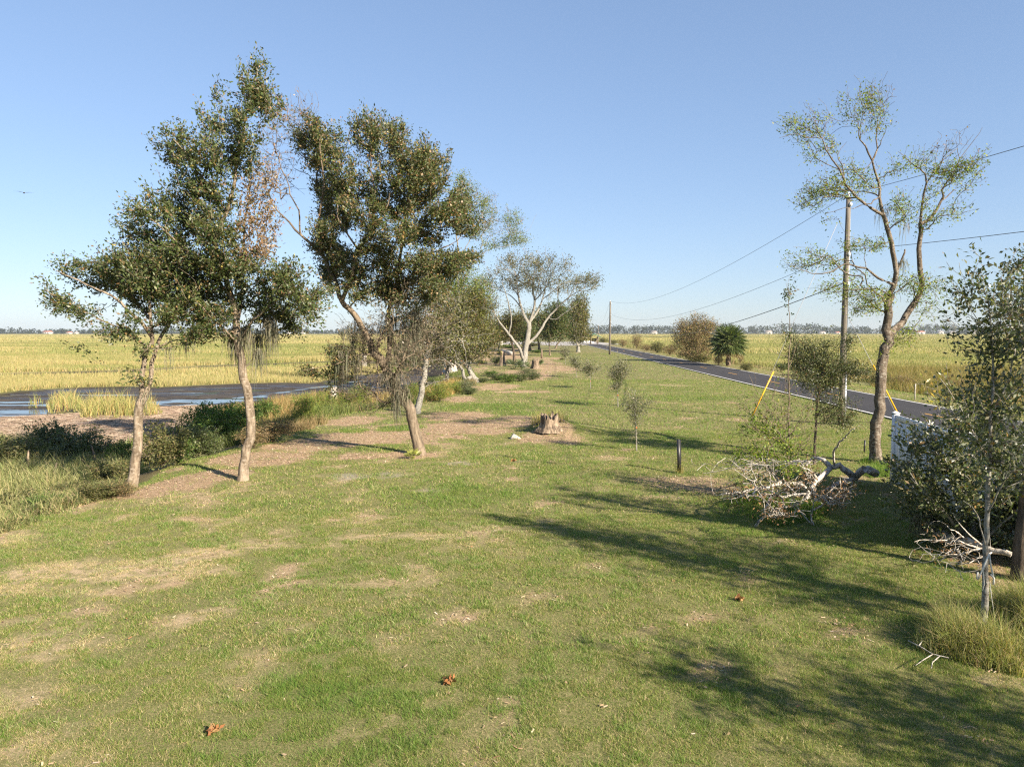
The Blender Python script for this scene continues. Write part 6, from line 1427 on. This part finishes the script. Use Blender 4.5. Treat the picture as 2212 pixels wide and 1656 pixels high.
# ------------------------------------------------------------------ far things
def build_far():
    rg = np.random.default_rng(4)
    V, C = [], []
    for side, x0, x1, Y0, n, hm in (('l', -1500, 60, 1880, 520, 14), ('r', -40, 1500, 1800, 760, 20)):
        for i in range(n):
            x = x0 + (x1 - x0) * rg.random(); y = Y0 + rg.random() * 130
            gap = .45 + .75 * vnoise(np.array([x * .012]), np.array([3.0 if side == 'l' else 9.0]), 5)[0]
            h = hm * gap * (.75 + .5 * rg.random()); w = h * (.35 + .35 * rg.random()); m = 26
            pine = rg.random() < .45
            v = rg.normal(size=(m, 3)); v /= np.linalg.norm(v, axis=1)[:, None]
            zc, zr = (.72, .26) if pine else (.52, .5)
            P = np.stack([x + v[:, 0] * w * (.6 if pine else 1) * rg.random(m) ** .3, y + v[:, 1] * w * .6, -.8 + h * (zc + v[:, 2] * zr)], 1)
            D = rg.normal(size=(m, 3)); c = pick(m, [(.028, .042, .018), (.040, .054, .022), (.020, .030, .013)], [2, 2, 1], .2, rg)
            q, f, cc = leaves(P, D, np.full(m, 3.4), np.full(m, 3.0), c, rg); V.append(q); C.append(cc)
    # a low continuous hedge of scrub in front of the trunks
    m = 9000; x = -1500 + rg.random(m) * 3000; P = np.stack([x, np.where(x > 0, 1795, 1875) + rg.random(m) * 30, -.8 + rg.random(m) * np.where(x > 0, 8, 4.5) * (.4 + .9 * vnoise(x * .01, x * 0, 9))], 1)
    q, f, cc = leaves(P, rg.normal(size=(m, 3)), np.full(m, 4.2), np.full(m, 3.4), pick(m, [(.026, .038, .016), (.036, .048, .02), (.05, .055, .022)], [2, 2, 1], .2, rg), rg); V.append(q); C.append(cc)
    V = np.concatenate(V); C = np.concatenate(C)
    V[:, 2] = np.maximum(V[:, 2], -1.5)
    tag(link('far_woods', newmesh('far_woods', V, np.arange(len(V)).reshape(-1, 4), C), M_leafsoft), 'distant dark line of woods along the horizon beyond the marsh', 'woods', kind='stuff')
    # houses on the far shore
    red, grey, wall = plain('red_roof', (.34, .13, .09), .8), plain('grey_roof', (.26, .23, .21), .8), plain('cream_wall', (.58, .56, .51), .8, var=.06); dk = plain('dark_glass', (.05, .055, .06), .2)
    H = [(103, 719, 24, 7, red, 'white house with a red roof at far left across the marsh'), (150, 719, 14, 5, red, 'small red roofed house next to the left one across the marsh'), (165, 719, 10, 5, grey, 'small grey roofed house across the left marsh'), (655, 719, 12, 6, grey, 'white house on the far shore between the oaks'), (625, 719, 8, 5, grey, 'tiny pale house on the far shore left of the white one'),
         (1412, 717, 16, 7, grey, 'white house behind the thin brown bush on the far shore'), (1659, 717, 18, 8, grey, 'pale two gabled house right of the palm on the far shore'), (1775, 717, 16, 6, grey, 'low pale house left of the near pole on the far shore'), (1808, 717, 12, 5, red, 'tiny reddish roofed house beside the near pole'), (1530, 717, 14, 5, grey, 'low pale house behind the tall brown bush'), (1985, 717, 26, 7, red, 'long white house with red roof right of the mottled tree'), (2030, 717, 14, 7, grey, 'grey roofed house next right of the long red roofed one'), (2055, 717, 16, 6, grey, 'wide grey roofed house further right on the far shore'), (2105, 717, 18, 8, grey, 'tan house with steep grey roof near the slender tree')]
    for i, (px, py, w, h, rf, lab) in enumerate(H):
        Y = 1770 if px > 1106 else 1850; k = Y / F; c = aty(px, py + 4, Y); c[2] = -.8; w_, h_ = w * k * .85, h * k * .8; hw = h_ * .62 + .8
        root = empty('house', c, lab, 'house', 'houses on the far shore'); m = MB(); m.box((0, 0, hw / 2), (w_, 9, hw)); m.box((w_ * .3, -5.2, hw * .4), (w_ * .3, 3, hw * .8)); m.build('wall', wall, root)
        m = MB(); e = .7; z0, z1 = hw + .02, hw + h_ * .5
        m.add([[-w_ / 2 - e, -5.4, z0], [w_ / 2 + e, -5.4, z0], [w_ / 2 + e, 5.4, z0], [-w_ / 2 - e, 5.4, z0], [-w_ / 2 + 2.2, 0, z1], [w_ / 2 - 2.2, 0, z1]], [[0, 1, 5, 4], [2, 3, 4, 5]], [[1, 2, 5], [3, 0, 4], [0, 2, 1], [0, 3, 2]])
        m.build('roof', rf, root)
        for j in (-.35, -.1, .12): m = MB(); m.box((w_ * j, -4.53, hw * .55), (w_ * .1, .1, hw * .4)); m.build('window', dk, root)
    # strips of open water far out
    # roadside shelter with a green roof
    p = gp(1283, 743); k = p[1] / F; root = empty('shelter', p, 'small open shelter with a green roof at the end of the road', 'shelter'); grn = plain('green_metal', (.06, .16, .10), .5)
    for sx in (-1.1, 1.1):
        for sy in (-1.0, 1.0): m = MB(); m.box((sx, sy, 1.15), (.2, .2, 2.5)); m.build('post', M_wood, root)
    m = MB(); m.add([[-2.3, -1.8, 2.4], [0, -1.8, 3.5], [2.3, -1.8, 2.4], [-2.3, 1.8, 2.4], [0, 1.8, 3.5], [2.3, 1.8, 2.4], [-2.3, -1.8, 2.25], [0, -1.8, 3.3], [2.3, -1.8, 2.25], [-2.3, 1.8, 2.25], [0, 1.8, 3.3], [2.3, 1.8, 2.25]],
                    [[0, 1, 4, 3], [1, 2, 5, 4], [6, 9, 10, 7], [7, 10, 11, 8], [0, 6, 7, 1], [1, 7, 8, 2], [3, 4, 10, 9], [4, 5, 11, 10], [0, 3, 9, 6], [2, 8, 11, 5]]); m.build('roof', grn, root)
    m = MB(); m.box((0, 0, 1.4), (1.6, .1, 1.1)); m.build('board', M_wood, root)
    st_ = plain('white_stone', (.62, .61, .58), .8, var=.15)
    for i, (px, py) in enumerate(((1264, 740), (1271, 740), (1279, 741))):
        p = gp(px, py); m = MB(); m.tube([[-.6, 0, -.1], [-.35, 0, .3], [.3, .05, .34], [.6, 0, -.1]], [.3, .5, .45, .2], 8, jit=.3, seed=i); o = m.build('boulder', st_, smooth=True); o.location = tuple(p)
        tag(o, ['white boulder leftmost of the three near the shelter', 'white boulder in the middle of three near the shelter', 'white boulder closest to the shelter posts'][i], 'boulder', 'white boulders near the shelter')
    # bird gliding high over the marsh
    b = aty(52, 417, 90); m = MB()
    m.tube([[-.28, 0, 0], [-.15, 0, .02], [.1, 0, .03], [.24, 0, .03], [.36, 0, .0]], [.02, .07, .09, .05, .01], 8)
    m.build('bird', plain('grey_feather', (.10, .09, .085), .8), smooth=True)
    o = scene.collection.objects['bird'] if 'bird' in scene.collection.objects else None
    root = o; root.location = tuple(b); root.rotation_euler = (0, 0, 2.2)
    tag(root, 'dark soaring bird with long spread wings alone in the sky', 'bird')
    for s in (-1, 1):
        w = MB(); w.add([[.12, s * .05, .05], [.16, s * .55, .16], [.02, s * 1.15, .12], [-.1, s * 1.0, .11], [-.12, s * .5, .13], [-.14, s * .05, .04], [.0, s * .55, .12]], [[0, 1, 6, 5], [1, 2, 3, 6]], [[6, 3, 4], [6, 4, 5]]); w.build('wing', plain('grey_feather', (.10, .09, .085), .8), root)
    w = MB(); w.add([[-.25, .03, .01], [-.25, -.03, .01], [-.48, -.09, .0], [-.48, .09, .0], [-.36, 0, .03]], None, [[0, 4, 1], [1, 4, 2], [2, 4, 3], [3, 4, 0]]); w.build('tail', plain('grey_feather', (.10, .09, .085), .8), root)


build_ground()
build_mud()
build_road()
build_lawn()
build_marsh()
build_bank_growth()
build_oaks()
build_right_tree()
build_right_thicket()
build_fallen()
build_saplings()
build_shrubs()
build_palm()
build_small()
build_poles()
build_fence()
build_far()

def build_haze():
    m = MB(); m.box((0, 1425, 14.75), (4400, 3350, 34.5))
    t = NT('hazy_air'); t.t.nodes.remove(t.p)
    v = t.n('ShaderNodeVolumePrincipled'); v.inputs['Color'].default_value = (.82, .90, 1, 1); v.inputs['Density'].default_value = 0.0001; v.inputs['Anisotropy'].default_value = 0.2
    t.l(v.outputs[0], t.out.inputs['Volume'])
    o = m.build('haze', t.m); tag(o, 'thin bluish haze in the air over the marsh', 'haze', kind='stuff')


build_haze()
